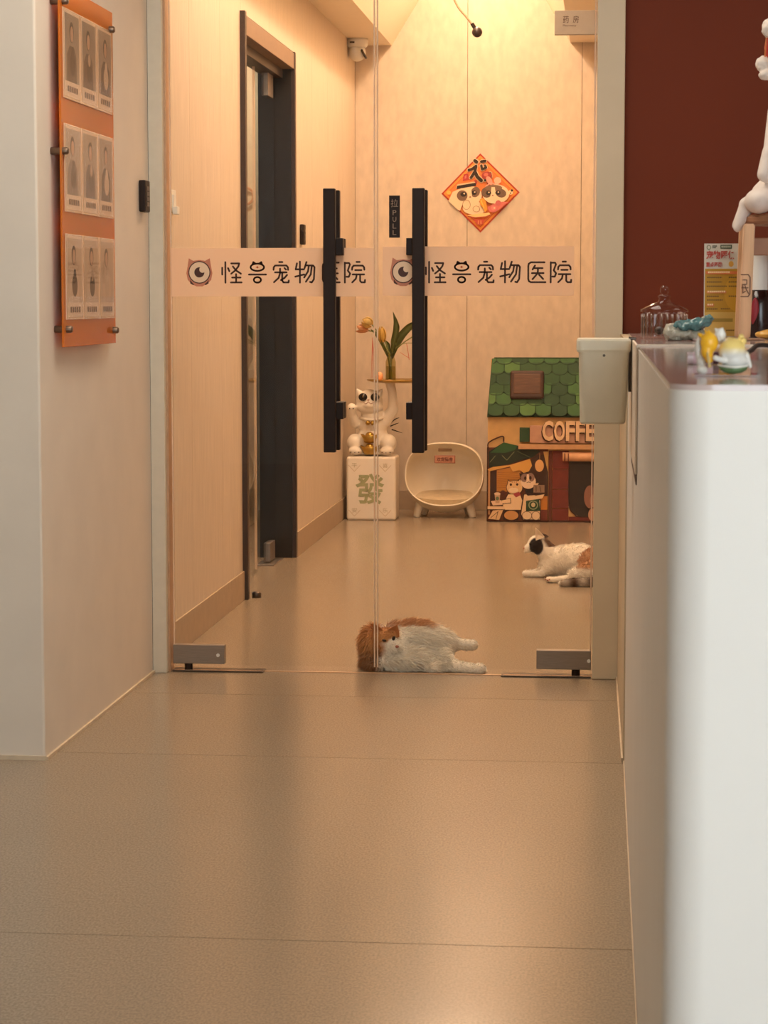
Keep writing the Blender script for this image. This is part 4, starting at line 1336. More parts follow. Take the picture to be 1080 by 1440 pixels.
def ear(name, base, tip, w, th, m, parent):
    base, tip = Vector(base), Vector(tip)
    d = (tip - base)
    side = d.cross(Vector((0, 1, 0))).normalized()
    bm = bmesh.new()
    f_, k_ = Vector((0, -th, 0)), Vector((0, th, 0))
    mid = base + d * 0.5
    pts = [base - side * w, mid - side * w * 0.62, tip, mid + side * w * 0.62, base + side * w]
    A_ = [bm.verts.new(p + k_ * (0.35 if i in (1, 2, 3) else 1)) for i, p in enumerate(pts)]
    B_ = [bm.verts.new(p + f_ * (0.35 if i in (1, 2, 3) else 1)) for i, p in enumerate(pts)]
    cB = bm.verts.new(base + d * 0.35 + k_ * 0.2)
    for i in range(4):
        bm.faces.new((A_[i], A_[i + 1], B_[i + 1], B_[i]))
        bm.faces.new((B_[i], B_[i + 1], cB))
    bm.faces.new(A_[::-1])
    bm.faces.new((B_[4], B_[0], cB))
    bmesh.ops.recalc_face_normals(bm, faces=bm.faces[:])
    return link(name, from_bm(bm), m, parent)


M_OFUR = mat('ginger_ear_fur', (176, 112, 62), 0.8, var=0.08)
M_NOSE = mat('cat_nose_pink', (168, 104, 84), 0.5)
M_EYE = mat('cat_eye_dark', (36, 26, 20), 0.15)
ear('ear', c1p(228, 226, 0.060), c1p(200, 150, 0.056), 0.026, 0.008, M_OFUR, cat1)
ear('ear', c1p(322, 220, 0.060), c1p(352, 156, 0.052), 0.024, 0.008, M_OFUR, cat1)
link('nose', blobless_ell(c1p(356, 300, 0.024), (0.0065, 0.005, 0.005)), M_NOSE, cat1, smooth=True)
link('eye', blobless_ell(c1p(332, 246, 0.036), (0.0055, 0.004, 0.008), 0.4), M_EYE, cat1, smooth=True)
link('eye', blobless_ell(c1p(272, 262, 0.030), (0.008, 0.004, 0.004), 0.3), M_EYE, cat1, smooth=True)

# --- calico cat lying by the cat house, looking left
k2 = 0.000588
o2 = atZ(700 + 200 / 5.4, 811, 0)
C2X, C2Y = o2.x, o2.y
c2u = lambda cx: (cx - 200) * k2


def c2p(cx, cy, y=0.0):
    """y: offset toward the back (positive) from the front-paw row"""
    return (c2u(cx), y, max(0.0, (492 - cy) * k2 - y * 0.118))


def E2(cx, cy, y, rx, ry, rz, rot=(0, 0, 0)):
    return ('e', c2p(cx, cy, y), (rx, ry, rz), rot)


h2 = Vector(c2p(298, 238, 0.02))
prims = [
    ('e', tuple(h2), (0.043, 0.040, 0.041)), E2(238, 268, 0.015, 0.024, 0.023, 0.019), E2(225, 288, 0.015, 0.017, 0.018, 0.012), E2(340, 285, 0.02, 0.036, 0.042, 0.036),
    ('c', c2p(345, 260, 0.02), c2p(430, 380, 0.03), 0.042, 0.058), E2(440, 375, 0.03, 0.068, 0.066, 0.066), E2(400, 400, 0.02, 0.05, 0.055, 0.05),
    ('c', c2p(450, 370, 0.04), c2p(640, 365, -0.04), 0.068, 0.078), E2(780, 385, -0.13, 0.095, 0.085, 0.078), E2(850, 395, -0.18, 0.080, 0.085, 0.075),
    ('c', c2p(400, 420, -0.01), c2p(330, 465, -0.02), 0.026, 0.018), ('c', c2p(330, 468, -0.02), c2p(225, 470, -0.015), 0.016, 0.0145), E2(218, 466, -0.015, 0.021, 0.016, 0.0145),
    ('c', c2p(400, 420, 0.06), c2p(260, 462, 0.055), 0.024, 0.014), E2(240, 460, 0.055, 0.019, 0.015, 0.0135),
    ('c', c2p(740, 440, -0.22), c2p(610, 470, -0.235), 0.055, 0.036), ('c', c2p(600, 500, -0.235), c2p(440, 512, -0.215), 0.021, 0.0145), E2(410, 511, -0.21, 0.022, 0.016, 0.0145),
    ('c', c2p(880, 480, -0.27), c2p(720, 530, -0.33), 0.026, 0.023), ('c', c2p(720, 530, -0.33), c2p(545, 534, -0.345), 0.023, 0.020), E2(510, 536, -0.345, 0.020, 0.018, 0.016),
]
cat2_body = blob_me(prims, 0.0048, 7)
h2n = np.array(h2)


def col2(P):
    n_ = len(P)
    c = np.tile(C_W, (n_, 1))
    dx, dz = (P[:, 0] - h2n[0]) / k2, (P[:, 2] - h2n[2]) / k2
    pat = 1 - smoothstep(48, 58, np.hypot((dx + 6) * 0.95, (dz + 12) * 0.80))
    pat *= smoothstep(-70, -52, dx + 0.0) * (np.abs(P[:, 1] - h2n[1]) < 1)
    c = mixc(c, np.tile(C_BK, (n_, 1)), pat)
    cx = P[:, 0] / k2 + 200
    crown = (1 - smoothstep(0.05, 0.07, np.linalg.norm(P - np.array(c2p(400, 235, 0.04)), axis=1))) * smoothstep(335, 360, cx) * (P[:, 2] > c2p(0, 250, 0.04)[2])
    c = mixc(c, np.tile(C_BR * 0.5, (n_, 1)), crown)
    hip = smoothstep(575, 625, cx) * (P[:, 1] < -0.12) * smoothstep(0.062, 0.080, P[:, 2])
    c = mixc(c, np.tile(C_O * 0.9, (n_, 1)), hip * 0.9)
    tail = (P[:, 1] < -0.285) * smoothstep(480, 500, cx)
    c = mixc(c, np.tile(C_DO * 0.30, (n_, 1)), np.asarray(tail, dtype=float) * (0.80 + 0.2 * np.sin(cx * 0.045)))
    return c


set_cols(cat2_body, col2(verts_np(cat2_body)))
cat2 = link('cat', cat2_body, M_FUR)
cat2.location = (C2X, C2Y, 0)
tag(cat2, 'white calico cat with a black face patch lying before the coffee house, looking left', 'cat')


def flow2(P):
    f = np.zeros_like(P)
    f[:, 0] = 0.9
    f[:, 2] = -0.35
    return f


def len2(P):
    face = 1 - smoothstep(0.06, 0.09, np.linalg.norm(P - h2n, axis=1))
    low = 1 - smoothstep(0.02, 0.05, P[:, 2])
    return (1 - 0.65 * face) * (1 - 0.5 * low)


fu = link('fur', fur_me(cat2_body, 20000, 0.017, flow2, col2, 0.0010, 0.30, 0.26, len2), M_FUR, cat2)
fu['kind'] = 'stuff'
M_WEAR = mat('white_ear_fur', (226, 206, 180), 0.8)
M_DEAR = mat('dark_ear_fur', (70, 48, 38), 0.8)
ear('ear', c2p(322, 196, -0.005), c2p(286, 112, -0.008), 0.021, 0.010, M_WEAR, cat2)
ear('ear', c2p(360, 195, 0.045), c2p(330, 150, 0.06), 0.020, 0.010, M_DEAR, cat2)
link('nose', blobless_ell((h2.x - 0.058, 0.012, c2p(0, 270, 0.012)[2]), (0.005, 0.006, 0.005)), M_NOSE, cat2, smooth=True)
link('eye', blobless_ell((h2.x - 0.030, h2.y - 0.027, h2.z + 0.004), (0.006, 0.005, 0.006)), M_EYE, cat2, smooth=True)
for q in (-1, 0, 1):
    link('paw_pad', blobless_ell((c2p(392 + q * 14, 0, 0)[0], -0.223, 0.012 + abs(q) * 0.004), (0.004, 0.004, 0.0035)), M_NOSE, cat2, smooth=True)

# ================================================================== RECEPTION COUNTER
CT = 1.16
RZ = 0.0052


def cl(Y):
    return 0.061 - RZ * (Y - 2.45)


M_LAM = mat('white_gloss_laminate', (226, 220, 212), 0.45, var=0.01, scale=3)
M_TOP = mat('gloss_counter_top', (196, 176, 170), 0.09, var=0.02, scale=5, spec=0.6)
rc = thing('reception_counter', 'tall glossy white reception counter with a rounded front edge', 'counter', (0.061, 2.45, 0), RZ)
L1 = 6.09 - 2.45
W1 = 2.2
bm = bmesh.new()
r = 0.045
outl = [(0, L1)] + [(r - r * math.cos(math.radians(t)), r - r * math.sin(math.radians(t))) for t in range(0, 91, 3)] + [(W1, 0), (W1, L1)]


def prism(outl, z0, z1):
    bm = bmesh.new()
    a_ = [bm.verts.new((x, y, z0)) for x, y in outl]
    c_ = [bm.verts.new((x, y, z1)) for x, y in outl]
    bm.faces.new(a_[::-1]); bm.faces.new(c_)
    for i in range(len(outl)):
        j = (i + 1) % len(outl)
        bm.faces.new((a_[i], a_[j], c_[j], c_[i]))
    bmesh.ops.recalc_face_normals(bm, faces=bm.faces[:])
    return from_bm(bm)


bm.free()
link('body', prism(outl, 0.0, CT - 0.006), M_LAM, rc)
ins = [(x + (0.0 if x > 1 else 0.0), y) for x, y in outl]
topm = [(0.001, 2.02)] + [(p[0] + 0.001, p[1] + 0.001) for p in outl[1:-2]] + [(W1, 0.001), (W1, 2.02)]
link('gloss_top', prism(topm, CT - 0.006, CT), M_TOP, rc)
M_RIMW = mat('white_counter_rim', (232, 214, 194), 0.4, var=0.01)
box('raised_rim', (-0.004, W1, 2.022, 2.036, CT - 0.006, CT + 0.004), M_RIMW, rc, 0.001)
box('rear_top', (0.0, W1, 2.037, L1, CT - 0.006, CT + 0.002), M_TOP, rc, 0.001)
box('side_apron', (-0.005, -0.0005, 2.022, 3.0, 0.91, CT + 0.003), M_RIMW, rc, 0.001)
box('side_shade_strip', (-0.0022, -0.0006, 2.06, 2.72, 0.886, 0.908), M_BRN, rc)  # solid dark strip, colours in the shade line below the apron
box('plinth_seal', (-0.003, -0.0005, 0.0, L1, 0.0, 0.012), mat('sealant_bead'), rc)
# low back wall between counter and pillar
lw = struct(link('wall_low', prism([(0.0385, 6.125), (2.2, 6.125), (2.2, 7.475), (0.0255, 7.475)], 0, CT - 0.02), mat('pillar_paint')))
link('skirting_bead', prism([(0.0335, 6.125), (0.0383, 6.125), (0.0253, 7.475), (0.0205, 7.475)], 0, 0.012), mat('sealant_bead'), lw)

# white bin hooked on the counter side
bk = thing('hanging_bin', 'white plastic bin hooked onto the side of the counter', 'bin', (cl(5.0) - 0.006, 5.06, 0.95))


def rrect(w_, d_, r_, n=5):
    out = []
    for (cx, cy, a0) in ((w_ / 2 - r_, d_ / 2 - r_, 0), (-w_ / 2 + r_, d_ / 2 - r_, 90), (-w_ / 2 + r_, -d_ / 2 + r_, 180), (w_ / 2 - r_, -d_ / 2 + r_, 270)):
        for k in range(n + 1):
            t = math.radians(a0 + 90 * k / n)
            out.append((cx + r_ * math.cos(t), cy + r_ * math.sin(t)))
    return out


def loft(secs):
    """secs: list of (w, d, r, z, cx, cy)"""
    bm = bmesh.new()
    rings = []
    for (w_, d_, r_, z_, cx, cy) in secs:
        rings.append([bm.verts.new((cx + x, cy + y, z_)) for x, y in rrect(w_, d_, r_)])
    n_ = len(rings[0])
    for a_, c_ in zip(rings, rings[1:]):
        for i in range(n_):
            j = (i + 1) % n_
            bm.faces.new((a_[i], a_[j], c_[j], c_[i]))
    bm.faces.new(rings[0][::-1]); bm.faces.new(rings[-1])
    bmesh.ops.recalc_face_normals(bm, faces=bm.faces[:])
    return from_bm(bm)


M_BIN = mat('bin_white', (234, 222, 196), 0.45, var=0.01)
bw = -0.060
link('tub', loft([(0.092, 0.13, 0.012, 0.030, bw - 0.002, 0), (0.099, 0.14, 0.014, 0.034, bw - 0.002, 0), (0.110, 0.155, 0.014, 0.190, bw, 0), (0.104, 0.149, 0.012, 0.190, bw, 0), (0.094, 0.134, 0.012, 0.04, bw, 0)]), M_BIN, bk)
lid = link('lid_rim', loft([(0.114, 0.158, 0.012, 0.187, bw - 0.001, 0), (0.118, 0.162, 0.012, 0.192, bw - 0.001, 0), (0.118, 0.162, 0.012, 0.212, bw - 0.001, 0), (0.114, 0.158, 0.010, 0.216, bw - 0.001, 0)]), M_BIN, bk)
box('hook', (-0.0065, 0.010, -0.04, 0.04, 0.2138, 0.2185), M_STEELD, bk, 0.001)
box('bracket', (-0.0065, -0.0006, -0.05, 0.05, 0.10, 0.2185), M_STEELD, bk, 0.001)
link('screw', moved(lathe_me([(0, 0), (0.003, 0), (0.003, 0.002), (0, 0.002)], 10), bw, -0.0765, 0.180, Matrix.Rotation(math.pi / 2, 4, 'X')), M_STEELD, bk)

# ------------------------------------------------------------------ on the counter
CZ = CT + 0.002
# ribbed glass jar with a knobbed lid
jr = thing('glass_jar', 'ribbed clear glass jar with a ball knob lid on the counter', 'jar', (0.117, 5.25, CZ + 0.0005))
M_JAR = glass_mat('jar_glass', (0.95, 0.92, 0.90), 1.45)
rib = lambda i, z: 1.0 + (0.03 if i % 2 else -0.02)
link('jar_body', lathe_me([(0.046, 0.0), (0.050, 0.004), (0.050, 0.056), (0.047, 0.060), (0.044, 0.056), (0.044, 0.008), (0.0, 0.006)], 64, mod=rib), M_JAR, jr)
M_RIB = glass_mat('jar_rib_glass', (0.90, 0.86, 0.84), 1.9)
for k in range(26):
    a_ = 2 * math.pi * k / 26
    link('rib', tube_me([(0.0515 * math.cos(a_), 0.0515 * math.sin(a_), 0.004), (0.0515 * math.cos(a_), 0.0515 * math.sin(a_), 0.056)], 0.0019, 6, smoothpath=False), M_RIB, jr, smooth=True)
ld = link('lid', lathe_me([(0.054, 0.0605), (0.054, 0.066), (0.030, 0.078), (0.014, 0.084), (0.012, 0.092), (0.016, 0.096), (0.010, 0.100), (0.0, 0.100)], 48), M_JAR, jr, smooth=True)
link('knob', blobless_ell((0, 0, 0.1105), (0.0105, 0.0105, 0.0105)), M_JAR, ld, smooth=True)
for k in range(5):
    a_ = 2.1 * k
    link('dark_sweet', blobless_ell((0.022 * math.cos(a_), 0.022 * math.sin(a_), 0.018), (0.011, 0.011, 0.009)), mat('dark_sweet', (44, 34, 30), 0.4), jr, smooth=True)

# crinkled snack packet
bg_ = thing('snack_packet', 'crinkled teal and clear plastic packet lying beside the glass jar', 'packet', (0.165, 4.97, CZ))


def crumple(me, amp, seed, scale=60):
    from mathutils import noise
    for v in me.vertices:
        n_ = noise.noise_vector(v.co * scale + Vector((seed, 0, 0)))
        v.co += n_ * amp
        v.co.z = max(v.co.z, 0.0005)
    return me


m_ = blob_me([('e', (-0.032, 0, 0.019), (0.024, 0.026, 0.020)), ('e', (0.0, 0.0, 0.016), (0.030, 0.026, 0.016)), ('c', (0, 0, 0.012), (0.03, 0, 0.012), 0.012, 0.011)], 0.003, 2)
link('clear_wrap', crumple(crumple(m_, 0.007, 1, 70), 0.003, 2, 200), mat('grey_wrap', (176, 172, 156), 0.18, var=0.12, scale=60), bg_)
m_ = blob_me([('e', (0.002, -0.006, 0.034), (0.040, 0.026, 0.012), (0, -0.12, 0)), ('e', (0.034, -0.004, 0.042), (0.020, 0.024, 0.010), (0, -0.5, 0))], 0.0024, 1)
link('teal_wrap', crumple(crumple(m_, 0.006, 5, 75), 0.0025, 3, 210), mat('teal_wrap', (84, 124, 126), 0.15, var=0.15, scale=50), bg_)
box('white_tray', (0.006, 0.050, -0.022, 0.020, 0.001, 0.016), mat('tray_white', (216, 190, 180), 0.4), bg_, 0.003)

# leaflet card standing behind
bro = thing('leaflet', 'yellow and white printed leaflet card standing on the counter', 'leaflet', (0.220, 5.60, CZ))
LW, LH = 0.145, 0.226
lean = Matrix.Rotation(math.radians(-6), 4, 'X')
me = box_me(0, LW, 0, 0.002, 0, LH)
me.transform(lean)
link('card', me, mat('leaflet_white', (214, 206, 190), 0.4), bro)
P = Print(lambda a, c: ((a - 135) / 9.6 * 0.00172 + 0.001, (1390 - c) / 9.6 * 0.00172))
P.rect(140, 135, 950, 1385, (206, 200, 186)); P.rect(140, 470, 950, 1385, (186, 140, 36)); P.ell(600, 800, 200, 260, (200, 150, 40)); P.rect(140, 1060, 950, 1385, (206, 168, 84))
P.ell(190, 180, 30, 32, (110, 120, 84)); P.ell(190, 180, 20, 22, (206, 200, 186)); P.rect(345, 145, 500, 200, (70, 82, 62))
for q in range(5): P.rect(360 + q * 26, 160, 378 + q * 26, 185, (190, 190, 170))
P.rect(235, 155, 300, 170, (90, 90, 80)); P.rect(235, 178, 285, 192, (90, 90, 80))
P.rect(150, 505, 590, 545, (214, 120, 60)); P.rect(165, 770, 430, 805, (206, 130, 70)); P.rect(165, 945, 265, 985, (206, 120, 60))
for (x0, x1, y) in ((170, 370, 590), (460, 590, 590), (165, 370, 653), (460, 590, 653), (165, 435, 712), (460, 590, 712), (165, 330, 850), (460, 590, 848), (170, 380, 900), (165, 315, 1022), (355, 480, 1020), (430, 560, 1312)):
    xx = x0
    while xx < x1:
        P.rect(xx, y - 9, min(xx + 22, x1), y + 9, (112, 84, 34)); xx += 28
for (x0, x1, y) in ((180, 470, 525), (175, 415, 788), (175, 255, 965)):
    xx = x0
    while xx < x1:
        P.rect(xx, y - 11, min(xx + 20, x1), y + 11, (240, 214, 160)); xx += 27
P.rect(190, 1152, 515, 1200, (150, 122, 44)); P.ell(488, 415, 34, 40, (200, 150, 60)); P.poly([(590, 380), (640, 330), (640, 450), (590, 470)], (120, 120, 130))
me = P.mesh(); me.transform(Matrix.Translation((0, -0.0004, 0))); me.transform(lean)
pr_ = link('printed_front', me, M_PRINT, bro)
for s_, u0, v0, w_, h_ in (('宠物医保', 0.0045, 0.1880, 0.070, 0.021), ('重点医院', 0.0045, 0.1690, 0.039, 0.012)):
    me = moved(text_me(s_, w_, h_, 0.0003, bold=0.03), u0, -0.010, v0 - 0.0)
    me.transform(Matrix.Translation((0, 0.0082, 0))); me.transform(lean)
    link('red_lettering', me, mat('leaflet_red', (178, 62, 44), 0.5), pr_)

# wooden stand carrying the white figure
ws = thing('wooden_stand', 'pale wooden stand with a printed mark under the white figure', 'stand', (0.42, 5.40, CZ))
M_WOOD = mat('pale_wood', (222, 176, 132), 0.5, var=0.06, scale=12, stretch=(6, 6, 0.6))
M_WOODB = mat('brown_wood', (150, 102, 70), 0.5, var=0.06, scale=10)
for sx in (-1, 1):
    for yy in (-0.085, 0.085):
        bm = bmesh.new()
        xa = sx * 0.118
        v0 = bm_box(bm, xa - 0.013, xa + 0.013, yy - 0.012, yy + 0.012, 0, 0.262)
        for v in bm.verts:
            if v.co.z > 0.2: v.co.x += 0.007 if sx < 0 else -0.007
        bmesh.ops.bevel(bm, geom=bm.edges[:], offset=0.003, segments=2, affect='EDGES')
        lg = link('leg', from_bm(bm), M_WOOD, ws)
        if sx < 0 and yy < 0:
            P = Print(lambda a, c: (xa + a, 0.118 + c))
            ok = (112, 76, 56)
            P.line([(-0.012, 0.028), (0.004, 0.028), (0.0085, 0.022), (0.0085, -0.016), (0.004, -0.022), (-0.012, -0.022)], 0.0024, ok)
            P.line([(-0.008, 0.016), (0.001, 0.016), (0.001, 0.006), (-0.008, 0.006)], 0.0022, ok)
            P.line([(-0.004, 0.006), (0.000, -0.006), (0.006, -0.016)], 0.0022, ok); P.line([(-0.010, -0.002), (0.004, -0.002)], 0.0022, ok); P.line([(-0.008, 0.004), (-0.008, -0.014), (-0.002, -0.010)], 0.0022, ok)
            link('printed_mark', moved(P.mesh(), 0.002, yy - 0.0123, 0), M_PRINT, lg)
sm = lathe_me([(0, 0.0), (0.118, 0.0), (0.126, 0.006), (0.126, 0.016), (0.118, 0.022), (0, 0.022)], 40, (0, 0, 0.262))
link('seat', sm, M_WOODB, ws, smooth=False)
box('rail', (-0.105, 0.105, -0.092, -0.084, 0.19, 0.23), M_WOODB, ws, 0.002)

# white seated figure (only its left edge is in the picture)
FZ = CZ + 0.284
wf = thing('costumed_figure', 'white draped figure with fluffy cap, red and yellow collar, on the wooden stand', 'figure', (0.428, 5.40, FZ + 0.0005))
M_PLUSH = mat('white_plush', (222, 208, 196), 0.85, var=0.05, scale=90, bump=0.4)
M_ROBE = mat('white_robe', (220, 206, 196), 0.6, var=0.03)
prims = [('e', (0, 0, 0.05), (0.112, 0.105, 0.050)), ('e', (0, 0, 0.11), (0.095, 0.09, 0.07)), ('e', (0, 0, 0.18), (0.076, 0.08, 0.09)), ('e', (0, 0, 0.26), (0.070, 0.07, 0.08)),
         ('c', (-0.055, -0.01, 0.24), (-0.066, -0.05, 0.15), 0.022, 0.022), ('c', (0.055, -0.01, 0.24), (0.066, -0.05, 0.15), 0.022, 0.022),
         ('c', (-0.070, -0.055, 0.14), (-0.085, -0.07, 0.09), 0.022, 0.018), ('c', (0.070, -0.055, 0.14), (0.085, -0.07, 0.09), 0.022, 0.018),
         ('e', (-0.095, -0.075, 0.03), (0.035, 0.045, 0.030)), ('e', (0.095, -0.075, 0.03), (0.035, 0.045, 0.030)), ('e', (0, 0, 0.33), (0.070, 0.068, 0.05))]
link('body', blob_me(prims, 0.005, 4), M_ROBE, wf)
link('drape', blob_me([('c', (-0.122, -0.04, 0.022), (-0.143, -0.045, -0.030), 0.018, 0.011), ('c', (-0.09, -0.04, 0.035), (-0.122, -0.04, 0.022), 0.026, 0.020), ('c', (-0.122, -0.01, 0.022), (-0.145, -0.01, -0.024), 0.017, 0.010)], 0.004, 3), M_ROBE, wf)
hd = link('head', blob_me([('e', (0, 0, 0.385), (0.086, 0.08, 0.068))], 0.005, 2), mat('red_cap', (168, 34, 22), 0.6), wf)
m_ = blob_me([('e', (0, 0, 0.43), (0.088, 0.084, 0.042)), ('c', (-0.07, -0.03, 0.425), (0.07, -0.03, 0.425), 0.026, 0.026)], 0.005, 3)
link('fluffy_cap', crumple(m_, 0.004, 9, 90), M_PLUSH, wf)
link('yellow_collar', lathe_me([(0, 0.338), (0.079, 0.340), (0.082, 0.350), (0.079, 0.360), (0, 0.362)], 32), mat('yellow_collar', (226, 176, 50), 0.6), wf, smooth=True)
for sx in (-1, 1):
    pm = blob_me([('e', (sx * 0.088, -0.02, 0.345), (0.019, 0.019, 0.019)), ('e', (sx * 0.080, -0.03, 0.320), (0.020, 0.018, 0.013))], 0.003, 2)
    pom = link('pompom', crumple(pm, 0.002, 3, 120), M_PLUSH, wf)
    link('cap_cord', tube_me([(sx * 0.082, -0.03, 0.41), (sx * 0.084, -0.03, 0.385), (sx * 0.085, -0.03, 0.36)], 0.0018), mat('cord_orange', (196, 110, 60), 0.6), pom)

# bottle with a white cap behind the stand leg
bt = thing('bottle', 'dark bottle with a tall white cap behind the wooden stand', 'bottle', (0.345, 5.46, CZ))
link('bottle_body', lathe_me([(0, 0), (0.028, 0), (0.030, 0.004), (0.024, 0.08), (0.018, 0.112), (0, 0.112)], 28), mat('dark_glass_bottle', (40, 18, 16), 0.2), bt, smooth=True)
link('cap', lathe_me([(0, 0.112), (0.0185, 0.112), (0.0185, 0.222), (0.016, 0.225), (0, 0.225)], 28), M_PLAST, bt)
link('label', blobless_ell((-0.012, -0.0225, 0.058), (0.010, 0.004, 0.036), 0, 0.08), mat('crimson_label', (150, 28, 40), 0.5), bt, smooth=True)

# kraft card, yellow packet, black cable
kc = tag(link('kraft_card', box_me(0.262, 0.330, 5.02, 5.12, CZ + 0.0003, CZ + 0.004, 0.001), mat('kraft_brown', (150, 112, 86), 0.7)), 'small brown kraft card lying behind the yellow figurine', 'card')
me = crumple(blob_me([('e', (0, 0, 0.010), (0.035, 0.03, 0.011))], 0.003, 2), 0.003, 4)
yp = link('yellow_packet', me, mat('yellow_packet', (214, 160, 70), 0.3, var=0.1, scale=60)); yp.location = (0.357, 5.24, CZ)
tag(yp, 'crumpled yellow packet at the right edge of the counter', 'packet')
tag(link('cable', tube_me([(0.205, 3.62, CT + 0.0045), (0.222, 3.70, CT + 0.010), (0.236, 3.78, CT + 0.016), (0.262, 3.86, CT + 0.014), (0.32, 3.92, CT + 0.0045), (0.45, 3.95, CT + 0.0045)], 0.0040, 10), mat('black_rubber', (24, 20, 22), 0.45), smooth=True), 'short black cable curling over the counter top', 'cable')

# pinkish cylinder lying on the gloss top
cy = thing('small_tube', 'small pale pink tube with a dark purple band lying on the counter', 'tube', (0.118, 3.22, CT + 0.0003))
for nm, x0, x1, r0, c_ in (('tube_body', -0.006, 0.022, 0.0088, mat('pale_pink_plastic', (206, 176, 184), 0.3)), ('cap', -0.014, -0.006, 0.0085, mat('clear_pink', (196, 178, 180), 0.2)), ('band', 0.022, 0.030, 0.0089, mat('dark_purple', (72, 34, 50), 0.3))):
    me = lathe_me([(0, x0), (r0 * 0.94, x0), (r0, x0 + 0.001), (r0, x1 - 0.001), (r0 * 0.94, x1), (0, x1)], 20)
    me.transform(Matrix.Rotation(math.pi / 2, 4, 'Y'))
    link(nm, moved(me, 0, 0, 0.009), c_, cy, smooth=False)
box('dark_stripe', (-0.004, 0.020, -0.003, 0.004, 0.0165, 0.0183), mat('dark_purple'), cy, 0.0005)

# figurine group: three little cats in a boat on a clear plate
kf = 0.00084 / 9.0
fg = thing('cat_figurine', 'small glazed figurine of yellow and white kittens in a green boat', 'figurine', (0.100, 2.735, CT + 0.0005))
fx = lambda cx: (cx - 225) * kf
fz = lambda cy: (712 - cy) * kf
box('clear_plate', (fx(180), fx(1000), -0.030, 0.036, 0.0, 0.0022), glass_mat('acrylic_plate', (0.95, 0.95, 0.94), 1.4), fg)
E3 = lambda cx, cy, y, rx, ry, rz, rot=(0, 0, 0): ('e', (fx(cx), y, fz(cy)), (rx * kf, ry * kf, rz * kf), rot)
C3 = lambda a_, c_, y0, y1, r0, r1: ('c', (fx(a_[0]), y0, fz(a_[1])), (fx(c_[0]), y1, fz(c_[1])), r0 * kf, r1 * kf)


def grad_part(name, prims, cfn, parent, vox=0.0011):
    me = blob_me(prims, vox, 3)
    set_cols(me, cfn(verts_np(me)))
    return link(name, me, M_CERCOL, parent)


YEL, PALE, WHT, GRN = [np.array(lin(c_)) for c_ in ((246, 184, 44), (246, 216, 130), (232, 230, 224), (98, 128, 84))]
flat = lambda c_: (lambda V: np.tile(c_, (len(V), 1)))
grad_part('yellow_kitten', [E3(375, 290, -0.004, 115, 105, 135), E3(350, 400, -0.006, 80, 80, 110), E3(375, 490, -0.010, 60, 60, 70), C3((270, 200), (238, 178), 0, 0, 32, 14), C3((345, 175), (318, 140), -0.004, -0.004, 22, 12), C3((365, 170), (372, 145), -0.004, -0.004, 30, 18)], flat(YEL), fg)
grad_part('white_kitten', [E3(250, 380, 0.008, 55, 90, 150), E3(280, 540, 0.004, 60, 90, 90), E3(290, 640, -0.004, 70, 90, 60)], flat(WHT), fg)
grad_part('rear_kitten', [E3(520, 205, 0.014, 75, 70, 95), C3((540, 130), (556, 104), 0.014, 0.014, 24, 10), C3((470, 135), (455, 112), 0.014, 0.014, 24, 10)], flat(WHT), fg)


def pale(V):
    return mixc(np.tile(WHT, (len(V), 1)), np.tile(PALE, (len(V), 1)), smoothstep(fz(460), fz(330), V[:, 2]))


grad_part('pale_kitten', [E3(665, 400, -0.006, 175, 150, 170), E3(690, 520, -0.006, 165, 140, 120), C3((815, 280), (825, 240), -0.006, -0.006, 32, 12), C3((640, 260), (600, 250), -0.006, -0.006, 40, 20), C3((560, 520), (450, 480), -0.016, -0.018, 40, 38), C3((850, 420), (890, 590), -0.004, -0.006, 26, 30), E3(772, 212, -0.008, 38, 36, 36)], pale, fg)
bm = bmesh.new()
ringsb = []
for (s_, z_) in ((0.02, 0), (0.62, 4), (0.88, 30), (1.0, 86), (0.95, 92), (0.84, 40), (0.5, 16), (0.02, 14)):
    ringsb.append([bm.verts.new((fx(680) + 195 * kf * s_ * math.cos(t), -0.006 + 165 * kf * s_ * math.sin(t), (z_ + 24 + 26 * (abs(math.cos(t)) ** 2) * s_) * kf)) for t in [2 * math.pi * k / 36 for k in range(36)]])
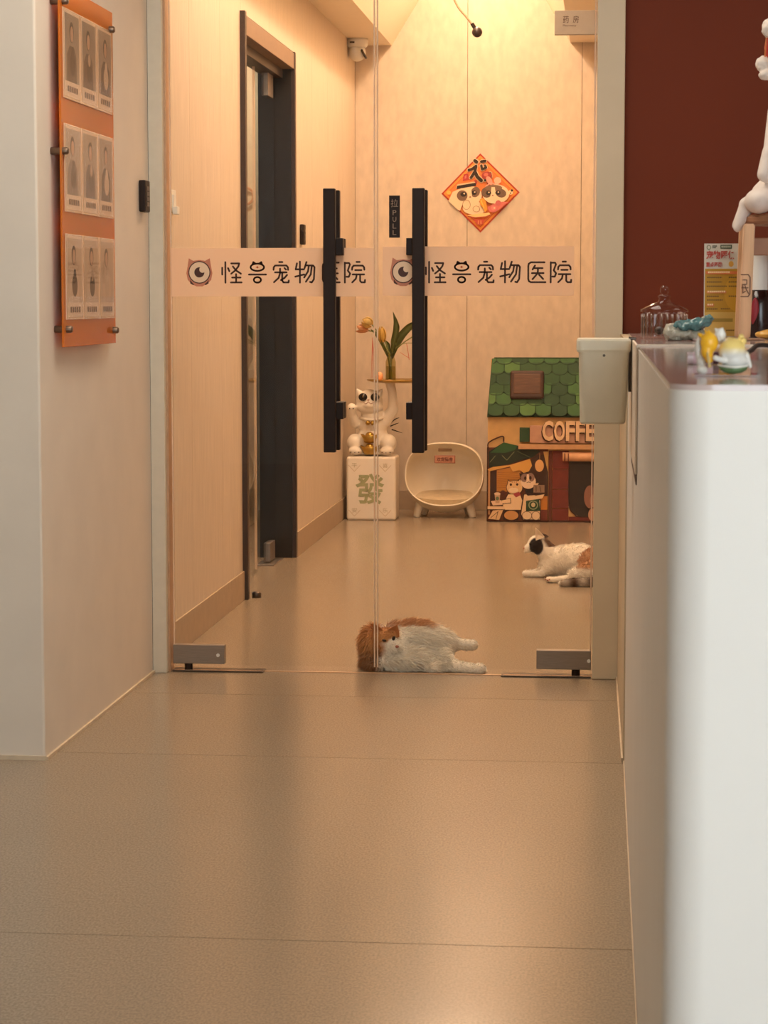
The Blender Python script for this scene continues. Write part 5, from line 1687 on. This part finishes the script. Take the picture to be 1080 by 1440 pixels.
for a_, c_ in zip(ringsb, ringsb[1:]):
    for i in range(36):
        j = (i + 1) % 36
        bm.faces.new((a_[i], a_[j], c_[j], c_[i]))
bm.faces.new(ringsb[0][::-1]); bm.faces.new(ringsb[-1])
bmesh.ops.recalc_face_normals(bm, faces=bm.faces[:])
bo = link('boat', from_bm(bm), mat('leaf_green_glaze', (98, 128, 84), 0.2), fg, smooth=True)
link('boat_rim', tube_me([(fx(680) + 192 * kf * math.cos(t), -0.006 + 162 * kf * math.sin(t), (114 + 26 * abs(math.cos(t)) ** 2) * kf) for t in [math.pi + math.pi * k / 16 for k in range(17)]], 0.0011, 8, 2), mat('white_glaze', (236, 232, 222), 0.2), bo, smooth=True)
link('paddle', tube_me([(fx(345), -0.020, fz(410)), (fx(365), -0.022, fz(520)), (fx(380), -0.022, fz(600))], [0.0012, 0.0016, 0.0024]), mat('paddle_tan', (206, 176, 110), 0.4), fg, smooth=True)

# ------------------------------------------------------------------ side room contents seen through the dark door
st = thing('water_dispenser', 'white rounded dispenser seen through the side door glass', 'dispenser', (-2.13, 12.6, 0))
link('body', loft([(0.26, 0.30, 0.04, 0.0, 0, 0), (0.28, 0.32, 0.05, 0.05, 0, 0), (0.28, 0.32, 0.05, 0.82, 0, 0), (0.24, 0.28, 0.05, 0.86, 0, 0)]), M_PLAST, st)
link('tank', lathe_me([(0, 0.86), (0.10, 0.86), (0.13, 0.92), (0.13, 1.14), (0.10, 1.18), (0, 1.18)], 28), mat('tank_grey', (176, 176, 166), 0.3), st, smooth=True)
box('tap', (-0.05, 0.05, -0.19, -0.16, 0.66, 0.72), M_STEELD, st, 0.004)
wr_ = thing('wreath', 'small orange ring hanging on the cream side room wall', 'ring', (-2.165, 13.39, 1.86))
rg = tube_me([(0.05 * math.cos(t), -0.008, 0.05 * math.sin(t)) for t in [2 * math.pi * k / 20 for k in range(21)]], 0.008, 8, 2)
link('ring', rg, mat('orange_ring', (206, 120, 60), 0.5), wr_, smooth=True)
link('hanging_cord', tube_me([(0, -0.004, 0.05), (0, -0.004, 0.12)], 0.002, 6, smoothpath=False), M_REDS, wr_)
